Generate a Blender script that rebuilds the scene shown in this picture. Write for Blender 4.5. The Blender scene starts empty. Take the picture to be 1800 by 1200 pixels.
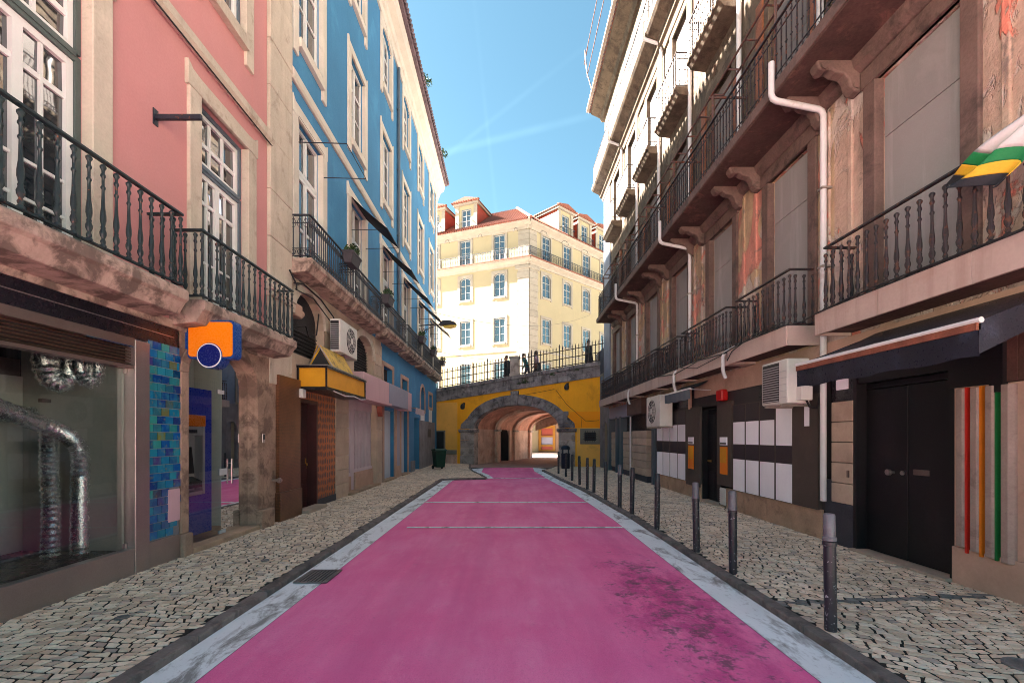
import bpy, bmesh, math, random
from mathutils import Vector, Matrix
RN = random.Random(7)
SC = bpy.context.scene
COL = SC.collection
PI = math.pi

# ------------------------------------------------------------------ camera
cam_d = bpy.data.cameras.new('camera')
cam_d.sensor_width = 36.0
cam_d.lens = 16.0
cam_d.shift_x = 0.0039
cam_d.shift_y = 0.0933
cam_d.clip_start = 0.05
cam_d.clip_end = 3000
cam = bpy.data.objects.new('camera', cam_d)
cam.location = (0, 0, 1.6)
cam.rotation_euler = (math.radians(90), 0, 0)
COL.objects.link(cam)
SC.camera = cam

# ------------------------------------------------------------------ light
SUN_EL = math.radians(38)
SUN_DIR = Vector((-0.985, 0.15, 0.0)).normalized() * math.cos(SUN_EL) + Vector((0, 0, math.sin(SUN_EL)))
W = bpy.data.worlds.new('World')
SC.world = W
W.use_nodes = True
wn, wl = W.node_tree.nodes, W.node_tree.links
wn.clear()
w_out = wn.new('ShaderNodeOutputWorld')
w_bg = wn.new('ShaderNodeBackground')
w_bg.inputs['Strength'].default_value = 0.05
w_sky = wn.new('ShaderNodeTexSky')
w_sky.sky_type = 'NISHITA'
w_sky.sun_disc = False
w_sky.sun_elevation = SUN_EL
w_sky.sun_rotation = math.atan2(SUN_DIR.x, SUN_DIR.y)
w_sky.air_density = 1.0
w_sky.dust_density = 0.8
w_sky.ozone_density = 4.0
w_tint = wn.new('ShaderNodeMix'); w_tint.data_type = 'RGBA'; w_tint.blend_type = 'MULTIPLY'
w_tint.inputs[0].default_value = 1.0
w_tint.inputs[7].default_value = (0.325, 0.395, 0.305, 1)
wl.new(w_sky.outputs[0], w_tint.inputs[6])
w_tc = wn.new('ShaderNodeTexCoord')
def sky_dir(px, py):
    return Vector(((px - 893) / 800, 1, (768 - py) / 800)).normalized()
w_last = w_tint.outputs[2]
w_noise = wn.new('ShaderNodeTexNoise'); w_noise.inputs['Scale'].default_value = 5.0; w_noise.inputs['Detail'].default_value = 5
wl.new(w_tc.outputs['Generated'], w_noise.inputs['Vector'])
for (a, b, wd, amt) in ((sky_dir(790, 266), sky_dir(1036, 204), 0.010, .5), (sky_dir(846, 226), sky_dir(1000, 105), 0.007, .25), (sky_dir(868, 335), sky_dir(852, 180), 0.006, .2)):
    nrm = a.cross(b).normalized()
    d = wn.new('ShaderNodeVectorMath'); d.operation = 'DOT_PRODUCT'
    wl.new(w_tc.outputs['Generated'], d.inputs[0]); d.inputs[1].default_value = nrm
    ab = wn.new('ShaderNodeMath'); ab.operation = 'ABSOLUTE'; wl.new(d.outputs['Value'], ab.inputs[0])
    mr = wn.new('ShaderNodeMapRange'); mr.interpolation_type = 'SMOOTHSTEP'
    mr.inputs[1].default_value = 0; mr.inputs[2].default_value = wd; mr.inputs[3].default_value = amt; mr.inputs[4].default_value = 0
    wl.new(ab.outputs[0], mr.inputs[0])
    mu = wn.new('ShaderNodeMath'); mu.operation = 'MULTIPLY'; wl.new(mr.outputs[0], mu.inputs[0])
    nr = wn.new('ShaderNodeMapRange'); nr.inputs[1].default_value = .4; nr.inputs[2].default_value = .75
    nr.inputs[3].default_value = 0.02; nr.inputs[4].default_value = .10
    wl.new(w_noise.outputs[0], nr.inputs[0]); wl.new(nr.outputs[0], mu.inputs[1])
    mx = wn.new('ShaderNodeMix'); mx.data_type = 'RGBA'
    wl.new(mu.outputs[0], mx.inputs[0]); wl.new(w_last, mx.inputs[6]); mx.inputs[7].default_value = (2.2, 3.6, 4.0, 1)
    w_last = mx.outputs[2]
wl.new(w_last, w_bg.inputs['Color'])
wl.new(w_bg.outputs[0], w_out.inputs['Surface'])

sun_d = bpy.data.lights.new('sun', 'SUN')
sun_d.energy = 5.0
sun_d.angle = math.radians(0.53)
sun_d.color = (1.0, 0.91, 0.80)
sun = bpy.data.objects.new('sun', sun_d)
sun.rotation_euler = (-SUN_DIR).to_track_quat('-Z', 'Y').to_euler()
sun.location = SUN_DIR * 60
COL.objects.link(sun)
SC.view_settings.view_transform = 'Standard'
SC.view_settings.look = 'None'
SC.view_settings.gamma = 1
SC.view_settings.exposure = 4.32
SC.render.engine = 'CYCLES'
SC.cycles.use_denoising = True
SC.cycles.filter_width = 0.95
SC.cycles.max_bounces = 8
SC.cycles.diffuse_bounces = 5

# ------------------------------------------------------------------ helpers
WL = {}
def set_props(o, label=None, cat=None, group=None, kind=None):
    if label: o['label'] = label
    if cat: o['category'] = cat
    if group: o['group'] = group
    if kind: o['kind'] = kind
    return o
def thing(name, label, cat, loc=(0, 0, 0), group=None, kind=None):
    o = bpy.data.objects.new(name, None)
    o.empty_display_size = .2
    o.location = loc
    COL.objects.link(o)
    WL[o.name] = Vector(loc)
    return set_props(o, label, cat, group, kind)

class MB:
    def __init__(s, F=None):
        s.v = []; s.f = []; s.F = F
    def add(s, pts, faces):
        o = len(s.v)
        s.v += [Vector(s.F(*p)) if s.F else Vector(p) for p in pts]
        s.f += [[o + i for i in f] for f in faces]
        return s
    def box(s, u0, u1, n0, n1, z0, z1):
        return s.add([(u0, n0, z0), (u1, n0, z0), (u1, n1, z0), (u0, n1, z0), (u0, n0, z1), (u1, n0, z1), (u1, n1, z1), (u0, n1, z1)],
                     [(0, 3, 2, 1), (4, 5, 6, 7), (0, 1, 5, 4), (1, 2, 6, 5), (2, 3, 7, 6), (3, 0, 4, 7)])
    def poly(s, pts):
        return s.add(pts, [list(range(len(pts)))])
    def prism(s, pts, n0, n1):           # (u,z) outline pushed along n
        k = len(pts)
        return s.add([(u, n0, z) for u, z in pts] + [(u, n1, z) for u, z in pts],
                     [list(range(k))[::-1], list(range(k, 2 * k))] + [(i, (i + 1) % k, k + (i + 1) % k, k + i) for i in range(k)])
    def prism_u(s, pts, u0, u1):         # (n,z) outline pushed along u
        k = len(pts)
        return s.add([(u0, n, z) for n, z in pts] + [(u1, n, z) for n, z in pts],
                     [list(range(k))[::-1], list(range(k, 2 * k))] + [(i, (i + 1) % k, k + (i + 1) % k, k + i) for i in range(k)])
    def prism_z(s, pts, z0, z1):         # (u,n) outline pushed along z
        k = len(pts)
        return s.add([(u, n, z0) for u, n in pts] + [(u, n, z1) for u, n in pts],
                     [list(range(k))[::-1], list(range(k, 2 * k))] + [(i, (i + 1) % k, k + (i + 1) % k, k + i) for i in range(k)])
    def tube(s, path, r, k=6, closed=False, r2=None):
        P = [Vector(p) for p in path]; n = len(P)
        rings = []
        up = None
        for i, p in enumerate(P):
            if closed: t = P[(i + 1) % n] - P[i - 1]
            else: t = P[min(i + 1, n - 1)] - P[max(i - 1, 0)]
            t.normalize()
            if up is None:
                up = Vector((0, 0, 1)) if abs(t.z) < .9 else Vector((1, 0, 0))
            a = t.cross(up).normalized(); b = a.cross(t).normalized(); up = b
            rr = r if not callable(r) else r(i / (n - 1))
            rings.append([tuple(p + a * (rr * math.cos(2 * PI * j / k)) + b * (rr * math.sin(2 * PI * j / k))) for j in range(k)])
        pts = [q for g in rings for q in g]
        fc = []
        m = n if closed else n - 1
        for i in range(m):
            i2 = (i + 1) % n
            for j in range(k):
                fc.append((i * k + j, i * k + (j + 1) % k, i2 * k + (j + 1) % k, i2 * k + j))
        if not closed:
            fc.append(list(range(k))[::-1]); fc.append([(n - 1) * k + j for j in range(k)])
        return s.add(pts, fc)
    def lathe(s, prof, c=(0, 0), k=8):
        pts = []; fc = []
        n = len(prof)
        for r, z in prof:
            pts += [(c[0] + r * math.cos(2 * PI * j / k), c[1] + r * math.sin(2 * PI * j / k), z) for j in range(k)]
        for i in range(n - 1):
            for j in range(k):
                fc.append((i * k + j, i * k + (j + 1) % k, (i + 1) * k + (j + 1) % k, (i + 1) * k + j))
        fc.append(list(range(k))[::-1]); fc.append([(n - 1) * k + j for j in range(k)])
        return s.add(pts, fc)
    def mesh(s, name, mat, off=Vector((0, 0, 0)), smooth=False):
        me = bpy.data.meshes.new(name)
        me.from_pydata([tuple(v - off) for v in s.v], [], s.f)
        if len(s.f) < 60000:
            bm = bmesh.new(); bm.from_mesh(me)
            bmesh.ops.recalc_face_normals(bm, faces=bm.faces)
            bm.to_mesh(me); bm.free()
        if mat: me.materials.append(MT[mat] if isinstance(mat, str) else mat)
        if smooth:
            for p in me.polygons: p.use_smooth = True
            me.set_sharp_from_angle(angle=math.radians(40))
        return me
    def build(s, name, mat, parent=None, smooth=False, bevel=0, loc=None, **props):
        off = WL[parent.name] if parent else Vector(loc or (0, 0, 0))
        me = s.mesh(name, mat, off, smooth)
        o = bpy.data.objects.new(name, me)
        COL.objects.link(o)
        if parent: o.parent = parent; WL[o.name] = off
        else: o.location = off; WL[o.name] = off
        if bevel:
            b = o.modifiers.new('bevel', 'BEVEL'); b.width = bevel; b.segments = 2; b.limit_method = 'ANGLE'; b.angle_limit = math.radians(40)
        set_props(o, **props)
        return o
def put(me, name, parent, pos, rotz=0, scale=None):      # a part that shares mesh data
    o = bpy.data.objects.new(name, me)
    COL.objects.link(o)
    o.parent = parent
    o.location = Vector(pos) - WL[parent.name]
    o.rotation_euler = (0, 0, rotz)
    if scale: o.scale = scale
    WL[o.name] = Vector(pos)
    return o
def arc(cx, cz, a, b, t0, t1, n):
    return [(cx + a * math.cos(t0 + (t1 - t0) * i / n), cz + b * math.sin(t0 + (t1 - t0) * i / n)) for i in range(n + 1)]
XL, XR = -4.42, 4.95
FL = lambda u, n, z: (XL + n, u, z)      # left row of houses: u along the street, n out into it
FR = lambda u, n, z: (XR - n, u, z)      # right row
# ------------------------------------------------------------------ materials
MT = {}
def hexc(h):
    h = h.lstrip('#')
    c = [int(h[i:i + 2], 16) / 255 for i in (0, 2, 4)]
    return tuple((x / 12.92 if x <= .04045 else ((x + .055) / 1.055) ** 2.4) for x in c)
class NT:
    def __init__(s, name):
        s.m = bpy.data.materials.new(name); s.m.use_nodes = True
        s.t = s.m.node_tree; s.n = s.t.nodes; s.l = s.t.links
        s.b = s.n['Principled BSDF']
        MT[name] = s.m
        s.geo = s.n.new('ShaderNodeNewGeometry')
        s.obj = s.n.new('ShaderNodeObjectInfo')
    def link(s, a, b): s.l.new(a, b)
    def val(s, x, inp):
        if hasattr(x, 'links') or isinstance(x, bpy.types.NodeSocket): s.l.new(x, inp)
        else: inp.default_value = x
    def pos(s, sx=1, sy=1, sz=1):
        v = s.n.new('ShaderNodeVectorMath'); v.operation = 'MULTIPLY'
        s.l.new(s.geo.outputs['Position'], v.inputs[0]); v.inputs[1].default_value = (sx, sy, sz)
        return v.outputs[0]
    def noise(s, scale, detail=4, rough=.6, vec=None, dist=0):
        t = s.n.new('ShaderNodeTexNoise'); t.inputs['Scale'].default_value = scale
        t.inputs['Detail'].default_value = detail; t.inputs['Roughness'].default_value = rough
        t.inputs['Distortion'].default_value = dist
        s.l.new(vec if vec is not None else s.geo.outputs['Position'], t.inputs['Vector'])
        return t.outputs['Fac']
    def voro(s, scale, vec=None, feature='F1'):
        t = s.n.new('ShaderNodeTexVoronoi'); t.feature = feature; t.inputs['Scale'].default_value = scale
        s.l.new(vec if vec is not None else s.geo.outputs['Position'], t.inputs['Vector'])
        return t
    def rng(s, x, a, b, c=0, d=1, smooth=False):
        t = s.n.new('ShaderNodeMapRange')
        if smooth: t.interpolation_type = 'SMOOTHSTEP'
        s.val(x, t.inputs[0]); t.inputs[1].default_value = a; t.inputs[2].default_value = b; t.inputs[3].default_value = c; t.inputs[4].default_value = d
        return t.outputs[0]
    def math(s, op, a, b=0):
        t = s.n.new('ShaderNodeMath'); t.operation = op
        s.val(a, t.inputs[0]); s.val(b, t.inputs[1])
        return t.outputs[0]
    def mix(s, f, a, b, mode='MIX'):
        t = s.n.new('ShaderNodeMix'); t.data_type = 'RGBA'; t.blend_type = mode
        s.val(f, t.inputs[0])
        for x, i in ((a, 6), (b, 7)):
            if isinstance(x, (tuple, list)): t.inputs[i].default_value = tuple(x[:3]) + (1,)
            else: s.l.new(x, t.inputs[i])
        return t.outputs[2]
    def ramp(s, f, stops, const=False):
        t = s.n.new('ShaderNodeValToRGB'); s.l.new(f, t.inputs[0])
        e = t.color_ramp.elements
        if const: t.color_ramp.interpolation = 'CONSTANT'
        while len(e) < len(stops): e.new(.5)
        for i, (p, c) in enumerate(stops):
            e[i].position = p; e[i].color = tuple(c[:3]) + (1,)
        return t.outputs[0]
    def sep(s):
        t = s.n.new('ShaderNodeSeparateXYZ'); s.l.new(s.geo.outputs['Position'], t.inputs[0]); return t.outputs
    def rand(s):
        return s.math('FRACT', s.math('ADD', s.obj.outputs['Random'], s.geo.outputs['Random Per Island']))
    def bump(s, h, strength=.3, dist=.01):
        t = s.n.new('ShaderNodeBump'); t.inputs['Strength'].default_value = strength; t.inputs['Distance'].default_value = dist
        s.l.new(h, t.inputs['Height']); s.l.new(t.outputs[0], s.b.inputs['Normal'])
    def set(s, col=None, rough=None, metal=None, spec=None, coat=None):
        if col is not None:
            if isinstance(col, (tuple, list)): s.b.inputs['Base Color'].default_value = tuple(col[:3]) + (1,)
            else: s.l.new(col, s.b.inputs['Base Color'])
        if rough is not None: s.val(rough, s.b.inputs['Roughness'])
        if metal is not None: s.b.inputs['Metallic'].default_value = metal
        if spec is not None: s.b.inputs['Specular IOR Level'].default_value = spec
        if coat is not None: s.b.inputs['Coat Weight'].default_value = coat
def mul(c, k): return tuple(min(1, x * k) for x in c)
def mat(name, c, rough=.8, var=.15, scale=1.5, fine=25, bump=.25, bd=.006, stain=None, stain_amt=.5, stain_scale=1.2, thr=.55, streak=0, streakc=None, metal=0, spec=.4, rand=0, rustc=None, rust=0, coat=0):
    t = NT(name)
    if isinstance(c, str): c = hexc(c)
    n1 = t.noise(scale, 5); n2 = t.noise(fine, 4, .65)
    col = t.mix(t.rng(n1, .3, .7), mul(c, 1 - var), mul(c, 1 + var))
    col = t.mix(t.rng(n2, .3, .72, 0, 1), col, t.mix(1.0, col, (1 - var * .9,) * 3, 'MULTIPLY'))
    if stain:
        if isinstance(stain, str): stain = hexc(stain)
        f = t.math('MULTIPLY', t.rng(t.noise(stain_scale, 7, .68, dist=.4), thr, thr + .12), stain_amt)
        col = t.mix(f, col, stain)
    if streak:
        sc_ = streakc or mul(c, .45)
        f = t.math('MULTIPLY', t.rng(t.noise(5, 5, .6, t.pos(1, 1, .09)), .52, .72), streak)
        col = t.mix(f, col, sc_)
    if rust:
        f = t.rng(t.noise(14, 6, .7), .62 - rust * .25, .7 - rust * .25)
        col = t.mix(f, col, rustc or (.16, .05, .02))
    if rand:
        r = t.rng(t.rand(), 0, 1, 1 - rand, 1 + rand)
        k = t.n.new('ShaderNodeCombineColor')
        for i in range(3): t.l.new(r, k.inputs[i])
        col = t.mix(1.0, col, k.outputs[0], 'MULTIPLY')
    t.set(col, t.rng(n2, .2, .8, max(0, rough - .12), min(1, rough + .12)), metal, spec, coat)
    if bump: t.bump(t.math('ADD', n2, t.math('MULTIPLY', n1, .6)), bump, bd)
    return t
# --- left side
mat('pink_plaster', (.50, .225, .22), .85, .07, .7, 40, .2, .004, streak=.16, streakc=(.55, .2, .18), stain=(.50, .22, .21), stain_amt=.3, stain_scale=.9)
mat('blue_plaster', (.044, .19, .36), .85, .09, .8, 35, .15, .004, stain=(.07, .28, .48), stain_amt=.4, stain_scale=.8, streak=.25, streakc=(.03, .14, .25))
mat('limestone', (.50, .43, .35), .85, .14, 1.6, 30, .35, .008, stain=(.22, .17, .13), stain_amt=.55, stain_scale=2.6, thr=.56, streak=.3, streakc=(.2, .16, .12), rand=.06)
mat('pale_stone', (.56, .51, .44), .85, .1, 1.6, 30, .25, .006, stain=(.32, .27, .22), stain_amt=.45, stain_scale=2.2, thr=.58, rand=.05)
mat('slab_stone', (.44, .32, .26), .85, .2, 2.2, 28, .5, .01, stain=(.08, .055, .045), stain_amt=.8, stain_scale=3.2, thr=.46, streak=.4, streakc=(.1, .07, .06))
mat('jamb_stone', (.33, .22, .16), .85, .22, 2.5, 30, .5, .01, stain=(.10, .06, .045), stain_amt=.75, stain_scale=3, thr=.48, rand=.08)
mat('green_black_iron', (.012, .024, .028), .42, .25, 6, 60, .2, .003, rust=.05)
mat('blue_black_iron', (.016, .02, .032), .5, .25, 6, 60, .2, .003, rust=.12)
mat('brown_black_iron', (.022, .018, .022), .55, .3, 6, 60, .25, .003, rust=.35, rustc=(.09, .035, .02))
mat('white_wood', (.66, .66, .64), .45, .05, 2, 60, .08, .002)
mat('grey_blue_wood', (.09, .12, .15), .5, .1, 2, 60, .1, .002)
mat('green_grey_wood', (.07, .095, .09), .5, .1, 2, 60, .1, .002)
mat('dark_wood', (.05, .012, .012), .45, .3, 3, 50, .2, .003, spec=.5)
mat('brass', (.6, .38, .1), .35, .1, 5, 60, 0, metal=1)
mat('steel', (.42, .36, .34), .38, .12, 1.2, 90, .06, .002, metal=.85)
mat('steel_dark', (.22, .17, .15), .42, .15, 2, 70, .05, .002, metal=.7)
mat('bronze_slat', (.17, .09, .06), .45, .15, 2, 60, .08, .002, metal=.4)
mat('black_panel', (.012, .01, .016), .3, .3, 1, 50, .05, .002)
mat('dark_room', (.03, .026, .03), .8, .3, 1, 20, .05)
mat('room_wall', (.56, .56, .50), .85, .1, 1.2, 20, .1)
mat('room_floor', (.1, .03, .06), .25, .2, 1.5, 20, .05)
mat('bed_mortar', (.022, .017, .013), .95, .3, 5, 60, .5, .01)
mat('orange_acrylic', (.86, .22, .005), .28, .03, 1, 40, 0)
mat('navy_acrylic', (.006, .01, .13), .25, .05, 1, 40, 0)
mat('blue_acrylic', (.008, .05, .24), .28, .05, 1, 40, 0)
mat('white_acrylic', (.75, .75, .78), .35, .03, 1, 40, 0)
mat('blue_panel', (.008, .035, .46), .3, .08, 1, 40, .02)
mat('grey_plastic', (.42, .42, .43), .45, .06, 2, 50, .04, .002)
mat('ac_plastic', (.62, .60, .56), .5, .07, 2, 50, .06, .002, stain=(.35, .3, .24), stain_amt=.35, stain_scale=3, streak=.25, streakc=(.38, .33, .27))
mat('dark_grille', (.025, .024, .026), .55, .2, 3, 60, .1, .002)
mat('yellow_sign', (.72, .33, .012), .5, .1, 2, 40, .08, .003, stain=(.55, .22, .01), stain_amt=.4, stain_scale=3)
mat('yellow_tin', (.70, .40, .02), .5, .2, 3, 40, .15, .004, stain=(.12, .06, .01), stain_amt=.8, stain_scale=5, thr=.52, streak=.5, streakc=(.3, .16, .01))
mat('pink_panel', (.58, .36, .40), .5, .05, 1.5, 40, .05, .002, streak=.15)
mat('lilac_panel', (.26, .27, .36), .5, .05, 1.5, 40, .05, .002)
mat('lilac_paint', (.50, .42, .47), .55, .08, 2, 50, .08, .002, stain=(.3, .24, .25), stain_amt=.3)
mat('pale_blue_door', (.44, .50, .58), .5, .07, 2, 50, .1, .002)
mat('red_enamel', (.5, .01, .01), .35, .1, 2, 40, .02)
mat('black_canvas', (.014, .014, .02), .75, .25, 3, 80, .3, .003)
mat('planter', (.055, .05, .06), .7, .2, 4, 50, .15)
mat('terracotta', (.34, .12, .06), .85, .25, 3, 40, .3, .006, stain=(.12, .06, .04), stain_amt=.5, stain_scale=5, rand=.18)
mat('eave_tile', (.12, .085, .10), .85, .35, 4, 40, .3, .006, rand=.25)
mat('grey_stone', (.24, .225, .24), .85, .2, 2, 35, .35, .008, stain=(.12, .10, .10), stain_amt=.5, stain_scale=2.5, rand=.1)
mat('bin_green', (.008, .045, .025), .45, .2, 2, 50, .08)
mat('bin_dark', (.012, .022, .02), .45, .2, 2, 50, .08)
mat('bin_blue', (.014, .018, .04), .4, .2, 2, 50, .08)
mat('rubber', (.01, .01, .01), .7, .1, 2, 50, .1)
mat('cable', (.012, .011, .013), .6, .1, 2, 50, 0)
mat('leaf', (.035, .075, .018), .6, .4, 12, 40, 0, rand=.5)
mat('lamp_glass', (.62, .42, .08), .25, .1, 4, 50, 0)
# --- bridge and beyond
mat('bridge_ochre', (.94, .42, .018), .85, .09, .9, 40, .2, .005, stain=(.50, .20, .02), stain_amt=.5, stain_scale=1.1, streak=.2, streakc=(.42, .18, .03))
mat('bridge_ochre_pale', (.88, .46, .10), .85, .09, .9, 40, .2, .005, stain=(.45, .25, .07), stain_amt=.4, stain_scale=1.6)
mat('bridge_ochre_fresh', (.94, .33, .004), .8, .05, .9, 40, .12, .004)
mat('black_stone', (.26, .24, .25), .9, .3, 2, 30, .5, .012, stain=(.045, .042, .05), stain_amt=.75, stain_scale=2.2, thr=.5, streak=.5, streakc=(.04, .036, .042), rand=.16)
mat('pier_stone', (.44, .37, .34), .85, .22, 2, 30, .4, .01, stain=(.13, .10, .09), stain_amt=.6, stain_scale=2.2, thr=.5, rand=.12)
mat('tunnel_plaster', (.66, .45, .36), .9, .2, 1.4, 25, .35, .01, stain=(.42, .22, .16), stain_amt=.7, stain_scale=1.5, thr=.52, streak=.3, streakc=(.2, .12, .1))
mat('tunnel_vault', (.64, .33, .24), .9, .28, 1.6, 25, .35, .01, stain=(.36, .15, .11), stain_amt=.7, stain_scale=1.7, thr=.5)
mat('tunnel_wood', (.30, .13, .10), .6, .2, 3, 40, .2)
mat('cream_plaster', (.25, .215, .135), .85, .05, .5, 40, .12, .004, stain=(.29, .24, .14), stain_amt=.4, stain_scale=.6)
mat('cream_stone', (.23, .205, .17), .85, .12, 1.6, 30, .3, .008, stain=(.18, .16, .13), stain_amt=.6, stain_scale=1.8, thr=.56, rand=.09)
mat('red_cladding', (.24, .035, .016), .7, .12, 2, 40, .15)
mat('roof_tile', (.17, .055, .034), .85, .25, 2, 20, .3, .01, stain=(.09, .035, .025), stain_amt=.5, stain_scale=2)
mat('house_wall', (.20, .135, .09), .85, .12, 1.2, 30, .25, .006, stain=(.22, .15, .10), stain_amt=.5, stain_scale=1.5)
mat('house_yellow', (.26, .12, .006), .6, .06, 1.2, 30, .1)
mat('house_red', (.30, .06, .04), .5, .1, 2, 40, .1)
# --- right side
mat('board', (.25, .235, .23), .8, .06, 1.1, 60, .12, .003, stain=(.31, .28, .27), stain_amt=.55, stain_scale=.9, streak=.35, streakc=(.46, .43, .42), rand=.04)
mat('brown_stone', (.14, .088, .074), .85, .25, 2.4, 30, .45, .01, stain=(.04, .026, .024), stain_amt=.75, stain_scale=2.2, thr=.52, streak=.4, streakc=(.05, .035, .035))
mat('marble_slab', (.46, .35, .31), .6, .1, 1.4, 30, .15, .004, stain=(.40, .26, .21), stain_amt=.6, stain_scale=2, streak=.5, streakc=(.26, .16, .12), rand=.07)
mat('soffit', (.085, .045, .038), .9, .3, 2, 25, .4, .01, stain=(.25, .12, .09), stain_amt=.5, stain_scale=2.5)
mat('cream_old', (.30, .25, .18), .88, .14, 1.0, 30, .35, .008, stain=(.38, .28, .20), stain_amt=.6, stain_scale=1.4, thr=.52, streak=.35, streakc=(.40, .30, .22))
mat('cornice_old', (.12, .09, .062), .88, .22, 1.6, 28, .5, .012, stain=(.05, .033, .024), stain_amt=.85, stain_scale=2.4, thr=.46, streak=.3, streakc=(.2, .14, .1))
mat('white_pipe', (.56, .55, .56), .45, .06, 2, 50, .05, .002, stain=(.3, .22, .18), stain_amt=.45, stain_scale=4)
mat('rusty_timber', (.24, .085, .04), .75, .35, 3, 40, .3, .006, stain=(.06, .03, .025), stain_amt=.6, stain_scale=4)
mat('rusty_pipe', (.10, .06, .055), .6, .3, 5, 50, .25, .004, rust=.45, rustc=(.15, .05, .03))
mat('warm_stone', (.46, .30, .23), .8, .14, 2, 32, .3, .007, stain=(.27, .15, .11), stain_amt=.5, stain_scale=2.6, rand=.1)
mat('plinth_stone', (.42, .28, .19), .8, .2, 2.5, 32, .3, .007, stain=(.15, .09, .07), stain_amt=.6, stain_scale=2.6, rand=.1)
mat('rustic_stone', (.46, .35, .27), .8, .14, 2, 32, .3, .007, stain=(.26, .19, .15), stain_amt=.4, stain_scale=3, rand=.1)
mat('slate_plinth', (.045, .045, .06), .6, .2, 3, 40, .15)
mat('charcoal_board', (.040, .034, .036), .6, .12, 2, 60, .08, .002, stain=(.065, .055, .055), stain_amt=.3)
mat('brown_board', (.072, .054, .046), .6, .12, 2, 60, .08, .002, stain=(.1, .075, .065), stain_amt=.4, stain_scale=3)
mat('dark_print', (.034, .024, .03), .5, .1, 2, 60, .03, .002)
mat('paper', (.88, .87, .92), .6, .05, 1.5, 40, .05, .002, rand=.07)
mat('black_door', (.007, .006, .008), .5, .35, 1.5, 60, .1, .002, stain=(.03, .02, .028), stain_amt=.4, stain_scale=1.2)
mat('sign_yellow', (.70, .30, .005), .35, .12, 2, 50, 0)
mat('sign_amber', (.78, .20, .003), .35, .1, 2, 50, 0)
mat('concrete', (.30, .22, .19), .85, .14, 3, 45, .4, .007, stain=(.15, .10, .09), stain_amt=.6, stain_scale=4)
mat('stripe_red', (.52, .022, .012), .6, .1, 3, 50, .08)
mat('stripe_orange', (.62, .17, .008), .6, .1, 3, 50, .08)
mat('stripe_green', (.006, .15, .035), .6, .1, 3, 50, .08)
mat('awning_blue', (.018, .021, .034), .32, .3, 3, 40, .25, .01, stain=(.06, .075, .12), stain_amt=.4, stain_scale=3)
mat('awning_bar', (.62, .6, .6), .4, .05, 2, 50, .05)
mat('rust_fringe', (.22, .07, .04), .8, .35, 6, 60, .3)
mat('wine_cladding', (.10, .045, .035), .7, .3, 3, 40, .2)
mat('flag_black', (.02, .022, .03), .7, .2, 4, 60, .1)
mat('flag_yellow', (.72, .42, .03), .7, .12, 4, 60, .1)
mat('flag_green', (.01, .20, .06), .7, .12, 4, 60, .1)
mat('flag_white', (.58, .54, .54), .7, .1, 4, 60, .1)
mat('blue_grey_paint', (.16, .19, .26), .7, .12, 1.5, 40, .15, .004, stain=(.1, .11, .15), stain_amt=.5)
mat('dark_wall', (.05, .055, .075), .85, .25, 2, 35, .3)
mat('sheet_metal', (.30, .26, .23), .6, .2, 3, 40, .2, metal=.3)
mat('kerb_stone', (.19, .15, .135), .85, .22, 3, 40, .5, .008, stain=(.08, .06, .055), stain_amt=.7, stain_scale=4, thr=.48, rand=.2)
mat('bollard_cap', (.14, .13, .15), .4, .12, 5, 60, .1, stain=(.1, .08, .09), stain_amt=.7, stain_scale=9, thr=.5)
mat('bare_asphalt', (.06, .055, .058), .9, .2, 3, 90, .4, .005)
mat('iron_cover', (.20, .17, .16), .55, .3, 6, 60, .3)
mat('bounce_paving', (.62, .55, .48), .85, .15, 1.5, 30, .2)
mat('upper_board', (.15, .135, .13), .8, .08, 1.1, 60, .12, .003, stain=(.2, .18, .17), stain_amt=.45, stain_scale=.9, streak=.3, streakc=(.18, .15, .14), rand=.06)  # darker copy of board, toned down for the sunlit upper floors
mat('bollard_top', (.035, .033, .04), .4, .2, 5, 60, .1, stain=(.2, .19, .2), stain_amt=.6, stain_scale=14, thr=.58)
mat('tunnel_floor', (.38, .28, .25), .8, .2, 2, 40, .3, stain=(.16, .1, .09), stain_amt=.5)
mat('far_frame', (.26, .26, .25), .5, .05, 2, 60, .05)
mat('skin', (.42, .24, .17), .6, .05, 4, 40, 0)
mat('hair', (.05, .025, .015), .6, .2, 9, 40, 0)
mat('cloth_dark', (.02, .022, .03), .85, .2, 8, 60, .1)
mat('cloth_teal', (.03, .13, .14), .85, .15, 8, 60, .1)
mat('cloth_lilac', (.36, .24, .30), .85, .15, 8, 60, .1)
mat('cloth_jeans', (.05, .06, .1), .85, .2, 8, 60, .1)
mat('bag_brown', (.12, .04, .03), .6, .2, 8, 60, .1)

# glass that mirrors the sky and the street, dark rooms behind
t = NT('window_glass'); t.set((.02, .026, .032), .02, 0, .9); t.b.inputs['IOR'].default_value = 2.3
t.b.inputs['Specular IOR Level'].default_value = .5
t.bump(t.noise(1.2, 2), .06, .05)
t = NT('pale_glass'); t.set(t.mix(t.rng(t.noise(.8, 3), .35, .65), (.10, .10, .10), (.30, .29, .26)), .05, 0, .8)
# clear shop glass
t = NT('clear_glass')
tr = t.n.new('ShaderNodeBsdfTransparent'); tr.inputs[0].default_value = (.93, .95, .95, 1)
gl = t.n.new('ShaderNodeBsdfGlossy'); gl.inputs['Roughness'].default_value = .015
fr = t.n.new('ShaderNodeFresnel'); fr.inputs[0].default_value = 1.52
ms = t.n.new('ShaderNodeMixShader')
fx = t.math('ADD', t.math('MULTIPLY', fr.outputs[0], 1.25), .03)
t.l.new(fx, ms.inputs[0]); t.l.new(tr.outputs[0], ms.inputs[1]); t.l.new(gl.outputs[0], ms.inputs[2])
t.l.new(ms.outputs[0], t.n['Material Output'].inputs['Surface'])
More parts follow.
